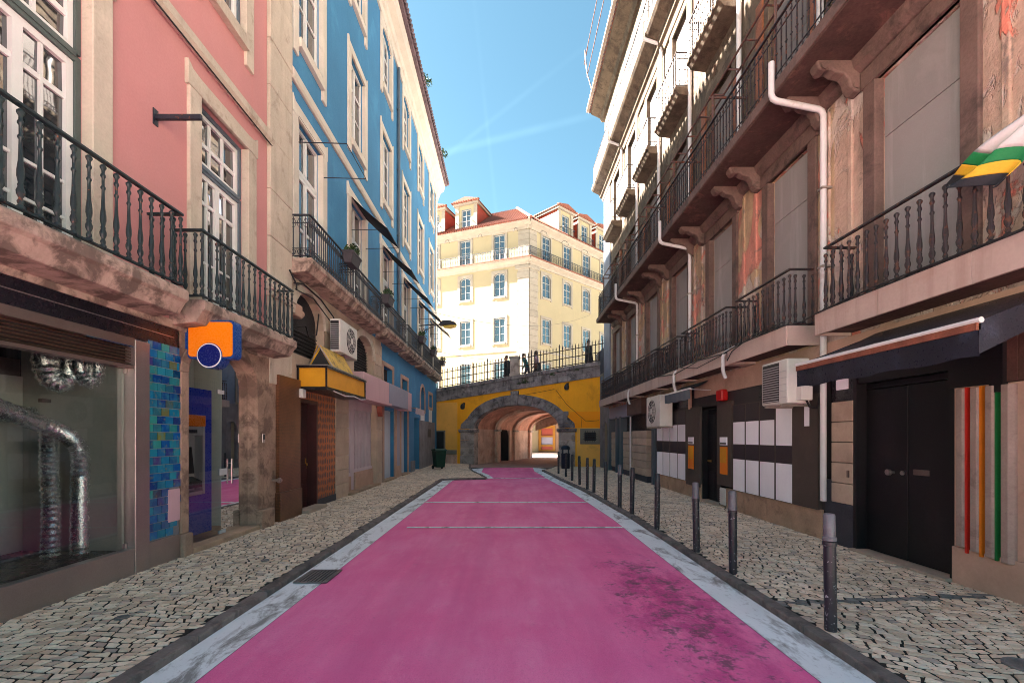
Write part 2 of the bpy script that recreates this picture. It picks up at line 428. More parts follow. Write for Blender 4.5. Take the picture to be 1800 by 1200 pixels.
# foil duct
t = NT('foil'); t.set((.95, .95, .94), t.rng(t.noise(40, 3), .3, .7, .16, .32), .88); t.bump(t.noise(60, 3), .5, .01)
# iridescent glazed tiles
t = NT('glazed_tile')
r = t.rand()
c1 = t.ramp(r, [(0, hexc('08206a')), (.16, hexc('0a58a8')), (.32, hexc('2090a8')), (.46, hexc('1c2f7c')), (.58, hexc('38a090')), (.68, hexc('0c3c90')), (.76, hexc('4a3f80')), (.84, hexc('1878a0')), (.92, hexc('0a1a5c')), (1, hexc('808848'))])
n = t.noise(9, 3)
c2 = t.mix(t.rng(n, .46, .70, 0, .45), c1, hexc('3f9fb0'))
c2 = t.mix(t.rng(t.noise(13, 2), .6, .72, 0, .5), c2, hexc('8a8a40'))
t.set(c2, .18, .25, .6); t.bump(t.noise(22, 3), .25, .004)
# brown mosaic pillar
t = NT('brown_mosaic')
br = t.n.new('ShaderNodeTexBrick'); br.offset = 0; br.inputs['Scale'].default_value = 1
br.inputs['Brick Width'].default_value = .028; br.inputs['Row Height'].default_value = .028; br.inputs['Mortar Size'].default_value = .0035
br.inputs['Color1'].default_value = (.17, .065, .028, 1); br.inputs['Color2'].default_value = (.105, .04, .02, 1); br.inputs['Mortar'].default_value = (.06, .03, .018, 1)
sx = t.sep(); cb = t.n.new('ShaderNodeCombineXYZ'); t.l.new(t.math('ADD', sx[1], sx[0]), cb.inputs[0]); t.l.new(sx[2], cb.inputs[1])
t.l.new(cb.outputs[0], br.inputs['Vector'])
t.set(t.mix(t.rng(t.noise(2, 4), .4, .7, 0, .5), br.outputs[0], (.22, .10, .05)), .35, .2, .5)
# red-brown honeycomb wall tiles
t = NT('honeycomb_tile')
sx = t.sep(); cb = t.n.new('ShaderNodeCombineXYZ'); t.l.new(t.math('MULTIPLY', sx[1], 9.0), cb.inputs[0]); t.l.new(t.math('MULTIPLY', sx[2], 6.0), cb.inputs[1])
vo = t.voro(1.0, cb.outputs[0]); vo.inputs['Randomness'].default_value = .25
f = t.rng(vo.outputs['Distance'], .32, .46)
t.set(t.mix(f, t.mix(t.rng(t.noise(20, 3), .4, .6), (.11, .028, .022), (.05, .03, .04)), (.36, .10, .02)), .4, 0, .5)
t.bump(vo.outputs['Distance'], .5, .02)
# peeling, weathered plaster of the right-hand house
def peeling(name, a, b, c_, bare, amt):
    t = NT(name)
    big = t.noise(.55, 5, .6, dist=.6); mid = t.noise(1.6, 8, .68, dist=.5); fin = t.noise(28, 5, .65)
    col = t.mix(t.rng(big, .40, .58), a, b)
    m2 = t.rng(t.noise(.9, 7, .65, t.pos(1, 1.3, .8), .8), .56 - amt, .60 - amt)
    col = t.mix(m2, col, bare)
    m3 = t.rng(t.noise(.8, 8, .64, t.pos(1.4, 1.4, .9), 1.0), .555, .58)
    col = t.mix(m3, col, c_)
    col = t.mix(t.math('MULTIPLY', t.rng(t.noise(2.2, 7, .68, t.pos(1, 1, .35)), .50, .68), .6), col, mul(bare, .25))
    col = t.mix(t.math('MULTIPLY', t.rng(t.noise(2.2, 8, .7, dist=.8), .56, .64), .8), col, mul(bare, .36))
    col = t.mix(t.rng(mid, .35, .7, 0, .5), col, t.mix(1.0, col, (.5, .44, .42), 'MULTIPLY'))
    col = t.mix(t.rng(fin, .3, .7, 0, .35), col, t.mix(1.0, col, (.6, .6, .6), 'MULTIPLY'))
    t.set(col, .9, 0, .3)
    h = t.math('ADD', t.math('MULTIPLY', m2, -.9), t.math('ADD', t.math('MULTIPLY', m3, .9), t.math('MULTIPLY', fin, .5)))
    t.bump(t.math('ADD', h, t.math('MULTIPLY', mid, 2.0)), 1.0, .02)
peeling('peeling_plaster', (.60, .43, .34), (.48, .34, .26), (.74, .25, .18), (.60, .50, .44), .08)
peeling('peeling_ochre', (.58, .42, .26), (.50, .36, .24), (.66, .29, .22), (.56, .46, .39), .07)
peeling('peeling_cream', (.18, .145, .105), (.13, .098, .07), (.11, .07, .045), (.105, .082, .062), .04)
# calcada stones
t = NT('cobble')
r = t.rand()
c1 = t.ramp(r, [(0, (.64, .44, .31)), (.25, (.86, .64, .47)), (.5, (.96, .76, .58)), (.7, (.74, .51, .35)), (.82, (.42, .31, .26)), (.9, (.95, .77, .61)), (1, (.56, .36, .24))])
c1 = t.mix(t.rng(t.noise(30, 4), .35, .7, 0, .35), c1, (.38, .29, .22))
c1 = t.mix(t.rng(t.noise(1.1, 5, .62), .5, .7, 0, .45), c1, (.36, .28, .21))
t.set(c1, t.rng(t.noise(14, 3), .3, .7, .5, .8), 0, .4); t.bump(t.noise(35, 4), .4, .006)
t = NT('dark_cobble')
c1 = t.ramp(t.rand(), [(0, (.10, .09, .09)), (.5, (.17, .15, .14)), (1, (.24, .21, .19))])
t.set(c1, .7, 0, .4); t.bump(t.noise(35, 4), .4, .006)
# pink road paint
t = NT('pink_paint')
s_ = t.sep()
n1 = t.noise(.55, 5, .6); n2 = t.noise(3.0, 6, .65, t.pos(1, .18, 1)); n3 = t.noise(60, 4, .7)
col = t.mix(t.rng(n1, .32, .68), (.90, .11, .335), (.97, .25, .49))
col = t.mix(t.rng(n2, .44, .70, 0, .75), col, (.84, .13, .33))
col = t.mix(t.rng(t.noise(5, 7, .72, t.pos(1, .5, 1)), .52, .72, 0, .5), col, (.95, .30, .50))
dx = t.math('DIVIDE', t.math('SUBTRACT', s_[0], 1.62), .62); dy = t.math('DIVIDE', t.math('SUBTRACT', s_[1], 4.6), 2.0)
dd = t.math('SQRT', t.math('ADD', t.math('MULTIPLY', dx, dx), t.math('MULTIPLY', dy, dy)))
zone = t.rng(dd, .45, 1.35, 1, 0)
st = t.rng(t.math('ADD', t.noise(2.6, 9, .76, t.pos(1.2, .7, 1), .3), t.math('MULTIPLY', zone, .15)), .55, .68)
col = t.mix(t.math('MULTIPLY', st, t.math('MULTIPLY', zone, .9)), col, (.60, .04, .22))
sp = t.rng(t.math('ADD', t.noise(7, 9, .80), t.math('MULTIPLY', zone, .13)), .62, .70)
col = t.mix(t.math('MULTIPLY', sp, t.rng(zone, 0, .4, .25, .9)), col, (.17, .06, .09))
col = t.mix(t.rng(n3, .52, .72, 0, .4), col, (.55, .08, .22))
col = t.mix(t.rng(t.noise(150, 2, .6), .55, .7, 0, .45), col, (.97, .36, .56))
col = t.mix(t.rng(t.noise(9, 8, .8), .66, .71, 0, .75), col, (.18, .06, .1))
col = t.mix(t.rng(t.noise(1.3, 3, .5, t.pos(1.6, .05, 1)), .5, .68, 0, .4), col, (.72, .11, .30))
t.set(col, t.rng(n2, .3, .7, .55, .8), 0, .35); t.bump(t.math('ADD', n3, t.noise(150, 2, .6)), .7, .006)
# worn white edge paint
t = NT('white_paint')
col = t.mix(t.rng(t.noise(1.2, 5), .35, .65), (.76, .77, .78), (.86, .87, .88))
w1 = t.rng(t.noise(2.4, 8, .74, t.pos(1.6, .6, 1), .5), .51, .62)
col = t.mix(t.math('MULTIPLY', w1, .85), col, (.19, .165, .15))
w2 = t.rng(t.noise(30, 6, .75, t.pos(1, .5, 1)), .56, .66)
col = t.mix(t.math('MULTIPLY', w2, .4), col, (.35, .33, .32))
t.set(col, .75, 0, .3); t.bump(t.noise(60, 4, .7), .3, .003)
# painted steel bollards, chipped
t = NT('bollard_paint')
ch = t.rng(t.noise(30, 7, .74), .60, .63)
t.set(t.mix(ch, t.mix(t.rng(t.noise(6, 4), .3, .7), (.013, .012, .018), (.03, .026, .034)), (.42, .40, .42)), .38, 0, .5)
t.bump(ch, -.4, .003)
# coat-and-trousers figure colours are separate materials above
# ------------------------------------------------------------------ ground, road, pavements
m = MB(); m.poly([(-900, -900, -.16), (900, -900, -.16), (900, 900, -.16), (-900, 900, -.16)])
m.build('ground', 'bounce_paving', kind='structure')  # ground tone is pale so its sunlit unseen part bounces light into the street
road = MB(); road.poly([(-3.2, -9, -.068), (3.0, -9, -.068), (3.6, 24, -.068), (16, 58, -.068), (4, 58, -.068), (-3.6, 28, -.068)])
road = road.build('road', 'bare_asphalt', kind='structure')
def sheet(name, mt, pts, z, parent):
    q = MB(); q.poly([(x, y, z) for x, y in pts]); return q.build(name, mt, parent)
KL = [(-2.62, -9), (-2.62, 17.4), (-2.3, 17.65), (-.95, 17.95), (-.98, 18.3), (-1.35, 20.0), (-1.75, 21.6), (-2.05, 23.6), (-2.3, 26.9)]
KR = [(2.62, -9), (2.62, 9.2), (2.42, 14), (2.12, 17.4), (1.95, 20), (1.78, 22.2), (2.3, 23.6), (2.75, 25.4)]
def inset(path, d):
    out = []
    for i, p in enumerate(path):
        a = Vector(path[max(i - 1, 0)]); b = Vector(path[min(i + 1, len(path) - 1)])
        t_ = (b - a).normalized(); nn = Vector((t_.y, -t_.x))
        q = Vector(p) + nn * d
        out.append((q.x, q.y))
    return out
KLi, KRi = inset(KL, .13), inset(KR, -.13)
WLi, WRi = inset(KL, .50), inset(KR, -.50)
nL, nR = 8, 7
pl = WLi[:7] + [(-1.32, 24.6)]; pr = WRi[:6] + [(1.35, 24.9)]
pl[2] = (-1.9, 18.05); pl[3] = (-.60, 18.35); pl[4] = (-.62, 18.7)
sheet('pink_paint', 'pink_paint', pl + pr[::-1], -.062, road)
for a, b in ((KLi, pl), (KRi, pr)):
    k = min(len(a), len(b))
    q = MB()
    for i in range(k - 1):
        q.poly([(a[i][0], a[i][1], -.058), (a[i + 1][0], a[i + 1][1], -.058), (b[i + 1][0], b[i + 1][1], -.058), (b[i][0], b[i][1], -.058)])
    q.build('white_edge_band', 'white_paint', road)
for (x0, x1, y, w) in ((-1.86, 2.11, 8.30, .13), (-2.1, 2.0, 11.5, .17), (-2.05, 1.72, 18.25, .16)):
    sheet('cross_line', 'white_paint', [(x0, y), (x1, y), (x1, y + w), (x0, y + w)], -.054, road)
sheet('tunnel_floor', 'tunnel_floor', [(-3.2, 24.9), (3.3, 24.9), (3.5, 26), (12, 45), (4, 47), (-3.4, 28)], -.0635, road)
# storm drain grating in the left gutter
g = thing('storm_drain', 'rusty iron storm drain grating set in the left white gutter', 'drain', (-2.25, 5.4, -.05))
q = MB(); q.box(-2.44, -2.06, 5.16, 5.66, -.0545, -.052); q.build('pit', 'rubber', g)
q = MB()
for a in (-2.44, -2.085): q.box(a, a + .025, 5.16, 5.66, -.0515, -.042)
for a in (5.16, 5.635): q.box(-2.415, -2.085, a, a + .025, -.0515, -.042)
q.build('frame', 'iron_cover', g)
bar = MB(); bar.box(-.009, .009, -.225, .225, 0, .008); bm_ = bar.mesh('bar', 'iron_cover')
for i in range(8): put(bm_, 'bar', g, (-2.397 + i * .042, 5.41, -.051))

# cobbled pavements
def in_poly(p, x, y):
    c = False; j = len(p) - 1
    for i in range(len(p)):
        if (p[i][1] > y) != (p[j][1] > y) and x < (p[j][0] - p[i][0]) * (y - p[i][1]) / (p[j][1] - p[i][1]) + p[i][0]: c = not c
        j = i
    return c
def stone_geo(c4, h):
    cx = sum(p[0] for p in c4) / 4; cy = sum(p[1] for p in c4) / 4
    lo = [(x, y, -.04) for x, y in c4]
    mi = [(x, y, h - .006) for x, y in c4]
    hi = [(cx + (x - cx) * .88, cy + (y - cy) * .88, h) for x, y in c4]
    f = [(8, 9, 10, 11)] + [(4 + i, 4 + (i + 1) % 4, 8 + (i + 1) % 4, 8 + i) for i in range(4)] + [(i, (i + 1) % 4, 4 + (i + 1) % 4, 4 + i) for i in range(4)]
    return lo + mi + hi, f
def pavement(name, poly, x0, x1, y0, y1, dark, slope):
    bed = MB(); bed.poly([(x, y, -.0085) for x, y in poly])
    bed = bed.build(name, 'bed_mortar', kind='structure')
    rr = random.Random(len(name))
    ph = [rr.uniform(0, 6.28) for _ in range(6)]
    def bend(x, y):
        return .05 * math.sin(x * 2.3 + ph[0] + y * .5) + .035 * math.sin(x * 5.1 + ph[1] - y * .9) + slope * x
    stones = []
    y = y0; j = 0
    jit = {}
    while y < y1:
        rh = rr.uniform(.070, .088)
        x = x0 + rr.uniform(-.08, 0)
        px = None
        while x < x1:
            w = rr.uniform(.072, .118)
            g_ = .0095
            a = rr.uniform(-.018, .018)
            aa = px if px is not None else 0
            c4 = [(x + g_ - aa, y + g_), (x + w - g_ - a, y + g_), (x + w - g_ + a, y + rh - g_), (x + g_ + aa, y + rh - g_)]
            c4 = [(cx + rr.uniform(-.005, .005), cy + bend(cx, cy) + rr.uniform(-.005, .005)) for cx, cy in c4]
            mx = sum(p[0] for p in c4) / 4; my = sum(p[1] for p in c4) / 4
            if in_poly(poly, mx, my) and my > 1.6:
                stones.append((c4, mx, my, rr.uniform(-.004, .004)))
            px = a
            x += w
        y += rh
    def score(s):
        c4, mx, my, _ = s
        P = [(893 + 800 * x / yy, 768 + 800 * 1.6 / yy) for x, yy in c4]
        if not all(0 < a < 1800 and b < 1200 for a, b in P): return 0
        return abs(sum(P[i][0] * P[(i + 1) % 4][1] - P[(i + 1) % 4][0] * P[i][1] for i in range(4)))
    stones.sort(key=score, reverse=True)
    big, rest = stones[:300], stones[300:]
    def isdark(mx, my):
        return any(abs((mx - ax) * (by - ay) - (my - ay) * (bx - ax)) / math.hypot(bx - ax, by - ay) < wd and min(ax, bx) - .05 < mx < max(ax, bx) + .05 for ax, ay, bx, by, wd in dark)
    for c4, mx, my, h in big:
        v, f = stone_geo(c4, h)
        q = MB(); q.add(v, f)
        q.build('cobblestone', 'dark_cobble' if isdark(mx, my) else 'cobble', bed)
    qa, qb = MB(), MB()
    for c4, mx, my, h in rest:
        v, f = stone_geo(c4, h)
        (qb if isdark(mx, my) else qa).add(v, f)
    set_props(qa.build('cobblestones', 'cobble', bed), kind='stuff')
    if qb.v: set_props(qb.build('dark_cobblestones', 'dark_cobble', bed), kind='stuff')
    return bed
PL = [(-4.7, -9)] + KL + [(-3.0, 27.8), (-4.7, 28.6)]
PR = [(5.2, -9)] + KR + [(3.6, 25.0), (5.2, 24.4)]
pav_l = pavement('pavement_left', PL, -4.7, -.7, 1.6, 28.4, [], .10)
pav_r = pavement('pavement_right', PR, 1.6, 5.2, 1.6, 25.6, [(2.5, 4.38, 4.95, 4.62, .055)], -.16)
# kerb stones, one by one
for path, bed, sgn in ((KL, pav_l, 1), (KR, pav_r, -1)):
    inn = inset(path, .13 * sgn)
    segs = []
    for i in range(len(path) - 1):
        L = (Vector(path[i + 1]) - Vector(path[i])).length
        n_ = max(1, round(L / 1.05))
        for k in range(n_):
            lerp = lambda p, q_, f_: (p[0] + (q_[0] - p[0]) * f_, p[1] + (q_[1] - p[1]) * f_)
            e = .004 / (L / n_)
            f0, f1 = (k + e) / n_, (k + 1 - e) / n_
            segs.append((lerp(path[i], path[i + 1], f0), lerp(path[i], path[i + 1], f1), lerp(inn[i], inn[i + 1], f1), lerp(inn[i], inn[i + 1], f0)))
    for s_ in segs:
        if max(p[1] for p in s_) < 1.2: continue
        q = MB(); q.prism_z(list(s_), -.15, .006 + RN.uniform(-.006, .006))
        q.build('kerb_stone', 'kerb_stone', bed, bevel=.018)
# small iron covers in the paving
for (nm, lb, x, y, r_) in (('valve_cover', 'small round iron valve cover in left cobbles near shop window', -3.42, 4.03, .055), ('valve_cover', 'round dark iron cover in right cobbles at bottom corner', 3.62, 3.17, .13), ('valve_cover', 'tiny iron cover in left cobbles opposite the drain grating', -3.15, 5.9, .05)):
    q = MB(); q.lathe([(r_, -.02), (r_, .010), (r_ * .86, .013), (r_ * .84, .009), (r_ * .3, .010), (r_ * .28, .014)], (x, y), 20)
    q.build(nm, 'iron_cover', loc=(x, y, 0), label=lb, cat='cover')

# bollards
prof = [(.046, -.05), (.046, .70), (.053, .705), (.053, .735), (.046, .74)]
b0 = MB(); b0.lathe(prof, k=14); body_me = b0.mesh('post', 'bollard_paint', smooth=True)
b0 = MB(); b0.lathe([(.044, .741), (.052, .745), (.052, .77), (.045, .778), (.044, .95), (.037, .966), (.001, .972)], k=14); cap_me = b0.mesh('cap', 'bollard_cap', smooth=True); cap_dk = b0.mesh('cap', 'bollard_top', smooth=True)
BP = [(2.67, 3.765), (2.66, 5.38), (2.64, 6.37), (2.60, 7.95), (2.58, 9.48), (2.55, 10.4), (2.51, 11.7), (2.49, 13.2), (2.43, 13.95), (2.41, 15.3), (2.37, 16.8), (2.34, 18.4), (2.22, 20.0)]
ordn = ['nearest to the camera', 'second from the camera', 'third from the camera', 'fourth from the camera', 'fifth from the camera', 'sixth from the camera', 'seventh from the camera', 'eighth from the camera', 'ninth from the camera', 'tenth from the camera', 'eleventh from the camera', 'twelfth from the camera', 'farthest of the row']
for i, (x, y) in enumerate(BP):
    t_ = thing('bollard', 'chipped dark steel bollard on right kerb, ' + ordn[i], 'bollard', (x, y, 0), 'bollards along the right kerb')
    put(body_me, 'post', t_, (x, y, 0), i * 1.3)
    put(cap_me if i in (0, 1, 2, 5) else cap_dk, 'cap', t_, (x, y, 0), i * 1.3)
    t_.rotation_euler = (RN.uniform(-.02, .02), RN.uniform(-.02, .02), 0)
# ------------------------------------------------------------------ building components
def wall_holes(m, u0, u1, z0, z1, holes, n=0, reveal=.25):
    """facade sheet with real openings; hole = (ua, ub, za, zb[, arch rise])"""
    us = sorted({u0, u1} | {h[0] for h in holes} | {h[1] for h in holes}); us = [u for u in us if u0 <= u <= u1]
    zs = sorted({z0, z1} | {h[2] for h in holes} | {h[3] for h in holes}); zs = [z for z in zs if z0 <= z <= z1]
    for i in range(len(us) - 1):
        zrun = None
        for j in range(len(zs) - 1):
            cu, cz = (us[i] + us[i + 1]) / 2, (zs[j] + zs[j + 1]) / 2
            if any(h[0] < cu < h[1] and h[2] < cz < h[3] for h in holes): continue
            m.poly([(us[i], n, zs[j]), (us[i + 1], n, zs[j]), (us[i + 1], n, zs[j + 1]), (us[i], n, zs[j + 1])])
    for h in holes:
        a, b, c, d = h[:4]; rise = h[4] if len(h) > 4 else 0
        zt = d - rise
        for u in (a, b): m.poly([(u, n, c), (u, n - reveal, c), (u, n - reveal, zt), (u, n, zt)])
        m.poly([(a, n, c), (b, n, c), (b, n - reveal, c), (a, n - reveal, c)])
        if not rise: m.poly([(a, n, d), (b, n, d), (b, n - reveal, d), (a, n - reveal, d)])
        else:
            A = arc((a + b) / 2, zt, (b - a) / 2, rise, PI, 0, 12)
            for k in range(12):
                (ua, za), (ub, zb) = A[k], A[k + 1]
                m.poly([(ua, n, za), (ub, n, zb), (ub, n - reveal, zb), (ua, n - reveal, za)])
                m.poly([(ua, n, za), (ub, n, zb), (ub, n, d), (ua, n, d)])
def window(b, F, u0, u1, z0, z1, cols=2, rows=(.3, .65), n=-.14, fw=.075, mw=.035, fmat='white_wood', gmat='window_glass', outer=None, sur=None, smat='pale_stone', sproud=.05, sill=True, arch=0, split=True, leaf=True, name='window', ears=0, foot=0):
    """frame mesh is the part; panes, stone surround and outer frame are its sub-parts"""
    m = MB(F)
    a, c = u0, u1
    if outer:                                       # painted outer frame
        ow = .06
        q = MB(F)
        q.box(u0, u0 + ow, n, n + .085, z0, z1 - arch); q.box(u1 - ow, u1, n, n + .085, z0, z1 - arch)
        if arch:
            A1 = arc((u0 + u1) / 2, z1 - arch, (u1 - u0) / 2, arch, PI, 0, 10); A2 = arc((u0 + u1) / 2, z1 - arch, (u1 - u0) / 2 - ow, arch - ow, PI, 0, 10)
            for k in range(10): q.prism([A1[k], A1[k + 1], A2[k + 1], A2[k]], n, n + .085)
        else: q.box(u0 + ow, u1 - ow, n, n + .084, z1 - ow, z1)
        a, c = u0 + ow + .002, u1 - ow - .002
    zt = z1 - (.062 if outer and not arch else 0)
    zr = z1 - arch if arch else zt
    m.box(a, a + fw, n, n + .06, z0, zr); m.box(c - fw, c, n, n + .06, z0, zr)
    m.box(a + fw, c - fw, n, n + .058, z0, z0 + fw * 1.3)
    if arch:
        e = .062 if outer else 0
        A1 = arc((u0 + u1) / 2, zr, (c - a) / 2, arch - e, PI, 0, 10); A2 = arc((u0 + u1) / 2, zr, (c - a) / 2 - fw, arch - fw - e, PI, 0, 10)
        for k in range(10): m.prism([A1[k], A1[k + 1], A2[k + 1], A2[k]], n, n + .06)
    else: m.box(a + fw, c - fw, n, n + .058, zt - fw, zt)
    ia, ic, iz0, iz1 = a + fw, c - fw, z0 + fw * 1.3, (zt - fw if not arch else z1 - fw - .06)
    ce = [ia + (ic - ia) * k / cols for k in range(cols + 1)]
    re = [iz0] + [iz0 + (iz1 - iz0) * r for r in rows] + [iz1]
    for k in range(1, cols):
        w = mw if not (leaf and cols % 2 == 0 and k == cols // 2) else fw * 1.3
        m.box(ce[k] - w / 2, ce[k] + w / 2, n, n + .05 + (.012 if w > mw else 0), iz0, iz1)
    for k in range(1, len(re) - 1):
        m.box(ia, ic, n, n + .045, re[k] - mw / 2 * (1.8 if k == len(re) - 2 else 1), re[k] + mw / 2 * (1.8 if k == len(re) - 2 else 1))
    w_ = m.build(name, fmat, b)
    if outer: q.build('outer_frame', outer, w_)
    g = n + .02
    if split and not arch:
        for i in range(cols):
            for j in range(len(re) - 1):
                q = MB(F); t_ = RN.uniform(-.004, .004); t2 = RN.uniform(-.004, .004)
                q.poly([(ce[i], g + t_, re[j]), (ce[i + 1], g + t2, re[j]), (ce[i + 1], g - t_, re[j + 1]), (ce[i], g - t2, re[j + 1])])
                q.build('pane', gmat, w_)
    else:
        q = MB(F)
        if arch: q.poly([(x, g, z) for x, z in arc((u0 + u1) / 2, zr, (c - a) / 2 - .02, arch - .08, PI, 0, 10)] + [(c - .03, g, z0 + .02), (a + .03, g, z0 + .02)])
        else: q.poly([(ia, g, iz0), (ic, g, iz0), (ic, g, iz1), (ia, g, iz1)])
        q.build('pane', gmat, w_)
    if sur:
        q = MB(F); p = sproud
        zb = z0 - foot
        if arch:
            q.box(u0 - sur, u0 + .004, n + .087, p, zb, zr); q.box(u1 - .004, u1 + sur, n + .087, p, zb, zr)
            A1 = arc((u0 + u1) / 2, zr, (u1 - u0) / 2, arch, PI, 0, 10)
            A2 = [(u0 - sur, zr)] + [(u0 - sur, z1 + sur)] * 4 + [((u0 + u1) / 2, z1 + sur)] + [(u1 + sur, z1 + sur)] * 4 + [(u1 + sur, zr)]
            for k in range(10):
                pts = [A1[k], A1[k + 1], A2[k + 1]] + ([A2[k]] if A2[k] != A2[k + 1] else [])
                q.prism(pts, -.02, p)
        else:
            q.box(u0 - sur, u0 + .004, n + .087, p, zb, z1); q.box(u1 - .004, u1 + sur, n + .087, p, zb, z1)
            q.box(u0 - sur, u1 + sur, -.02, p + .003, z1, z1 + sur)
            if ears:
                q.prism([(u0 - sur, z1 + sur), (u0 - sur + .10, z1 + sur), (u0 - sur + .02, z1 + sur + ears), (u0 - sur, z1 + sur + ears)], -.02, p + .002)
                q.prism([(u1 + sur, z1 + sur), (u1 + sur, z1 + sur + ears), (u1 + sur - .02, z1 + sur + ears), (u1 + sur - .10, z1 + sur)], -.02, p + .002)
        q.build('surround', smat, w_, bevel=.008)
        if sill:
            q = MB(F); q.box(u0 - sur * .0, u1 + sur * .0, -.14, p + .05, z0 - .2, z0 - .002)
            q.build('sill', smat, w_, bevel=.008)
    return w_
# turned iron baluster, ring baluster and plain bar: meshes shared by every copy
def turned(h, mt):
    s = h / .86
    pr = [(.020, 0), (.030, .01), (.030, .03), (.017, .045), (.024, .07), (.013, .10), (.027, .135), (.029, .165), (.018, .20), (.022, .215), (.016, .23), (.026, .29), (.025, .34), (.0165, .42), (.0135, .54), (.0125, .60), (.021, .615), (.021, .63), (.0125, .645), (.0125, .72), (.022, .735), (.022, .755), (.014, .77), (.014, .80), (.027, .825), (.027, .845), (.014, .86)]
    q = MB(); q.lathe([(r, z * s) for r, z in pr], k=8)
    return q.mesh('baluster', mt, smooth=True)
def ringbar(h, mt, r=.042, rows=(.10, .80), bar=.0105, w=.11):
    q = MB(); q.tube([(0, 0, 0), (0, 0, h)], bar, 5)
    for f in rows:
        q.tube([(r * math.cos(a * PI / 5), 0, h * f + r * 1.15 * math.sin(a * PI / 5)) for a in range(10)], .0065, 4, True)
    q.tube([(-w / 2 + w * i / 6, 0, h - .13 + .10 * math.sin(PI * i / 6)) for i in range(7)], .0065, 4)
    q.tube([(-w / 2 + w * i / 6, 0, .13 - .10 * math.sin(PI * i / 6)) for i in range(7)], .0065, 4)
    return q.mesh('baluster', mt)
def scrollbar(h, mt, r=.038, bar=.011):
    q = MB(); q.tube([(0, 0, 0), (0, 0, h)], bar, 5)
    for zc, s in ((h - .07, 1), (.08, -1)):
        q.tube([(r * (1 - a / 11) * math.cos(a * .62) , 0, zc + s * r * (1 - a / 14) * math.sin(a * .62)) for a in range(10)], .006, 4)
    q.tube([(-.022, 0, h * .5), (.022, 0, h * .5)], .014, 5)
    return q.mesh('baluster', mt)
def balcony(b, F, u0, u1, zt, th, over, rh, style, rail_mat, slab_mat='slab_stone', sp=.13, rotu=PI / 2, cham=0, near=True, far=True, slab=True, inset_=.05, flat_rail=.05, name='balcony', extra_rows=()):
    m = MB(F)
    if slab:
        if cham: m.prism_u([(-.1, zt), (over, zt), (over + .02, zt - .03), (over + .02, zt - th * .45), (over - .02, zt - th * .55), (over - .10, zt - th), (-.1, zt - th - cham)], u0 - .05, u1 + .05)
        else: m.box(u0 - .05, u1 + .05, -.1, over + .02, zt - th, zt)
    else: m.box(u0, u1, over - inset_ - .02, over - inset_ + .02, zt + .02, zt + .045)
    bal = m.build(name, slab_mat if slab else rail_mat, b, bevel=.012 if slab else 0)
    o_ = over - inset_
    path = ([(u0, 0, 0)] if near else []) + [(u0, o_, 0), (u1, o_, 0)] + ([(u1, 0, 0)] if far else [])
    q = MB(F); w = flat_rail / 2
    def run(z0, z1, w):
        q.box(u0 - w, u1 + w, o_ - w, o_ + w, z0, z1)
        if near: q.box(u0 - w, u0 + w, -.02, o_ - w, z0, z1)
        if far: q.box(u1 - w, u1 + w, -.02, o_ - w, z0, z1)
    run(zt + rh - .03, zt + rh, w)
    q.build('handrail', rail_mat, bal, bevel=.006)
    q = MB(F); run(zt + .045, zt + .065, w * .7)
    for z in extra_rows: run(zt + z, zt + z + .014, .008)
    q.build('bottom_rail', rail_mat, bal)
    L = u1 - u0; n_ = max(2, round(L / sp))
    for i in range(n_ + 1):
        put(style, 'baluster', bal, F(u0 + L * i / n_, o_, zt + .05), rotu)
    k = max(1, round(o_ / sp))
    for on, u in ((near, u0), (far, u1)):
        if on:
            for i in range(k): put(style, 'baluster', bal, F(u, o_ * (i + .35) / k, zt + .05), rotu + PI / 2)
    return bal
def shift_obj(o, d): o.location = o.location + Vector(d)
# ------------------------------------------------------------------ pink house, left foreground
pink = thing('pink_house', 'salmon pink house with stone trims and green-black iron balconies, left foreground', 'house', (XL, 4, 0))
bal_green = turned(.83, 'green_black_iron')
w1 = (3.6, 4.80, 3.42, 6.45); w2 = (6.50, 7.68, 3.42, 6.45); w3 = (6.5, 7.62, 8.25, 10.9); w4 = (3.6, 4.8, 8.25, 10.9)
m = MB(FL); wall_holes(m, 0, 8.34, 3.09, 17.4, [w1, w2, w3, w4], 0, .25)
m.build('wall', 'pink_plaster', pink)
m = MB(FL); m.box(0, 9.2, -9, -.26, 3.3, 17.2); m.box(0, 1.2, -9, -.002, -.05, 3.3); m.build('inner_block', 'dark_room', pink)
for (u0, u1) in ((0, 8.36),):
    m = MB(FL); m.prism_u([(-.02, 7.0), (.05, 7.0), (.09, 7.05), (.09, 7.17), (.05, 7.22), (-.02, 7.22)], u0, u1); m.build('string_course', 'limestone', pink)
    m = MB(FL); m.tube([(u0, .07, 6.97), (2, .07, 6.96), (5, .07, 6.975), (u1, .07, 6.96)], .012, 5); m.tube([(u0, .09, 6.95), (u1, .09, 6.94)], .008, 5); m.build('cable_run', 'cable', pink)
m = MB(FL); m.box(0, 9.25, -.3, .55, 17.4, 17.75); m.box(0, 9.25, -9, .3, 17.2, 17.4); m.build('eaves', 'limestone', pink)
z = .0; k = 0
while z < 17.2:                                   # corner pilaster, block by block
    h = .78 + .2 * RN.random()
    q = MB(FL); q.box(8.36, 9.22, -.25, .055 + RN.uniform(-.006, .006), z + (.004 if k else -.05), min(z + h, 17.2) - .004)
    if z + h > 2.75: q.build('pilaster_block', 'limestone', pink, bevel=.012)
    z += h; k += 1
q = MB(FL); q.box(8.30, 9.26, -.02, .13, 4.30, 4.46); q.box(8.33, 9.24, -.02, .10, 4.20, 4.30); q.build('pilaster_capital', 'limestone', pink, bevel=.01)
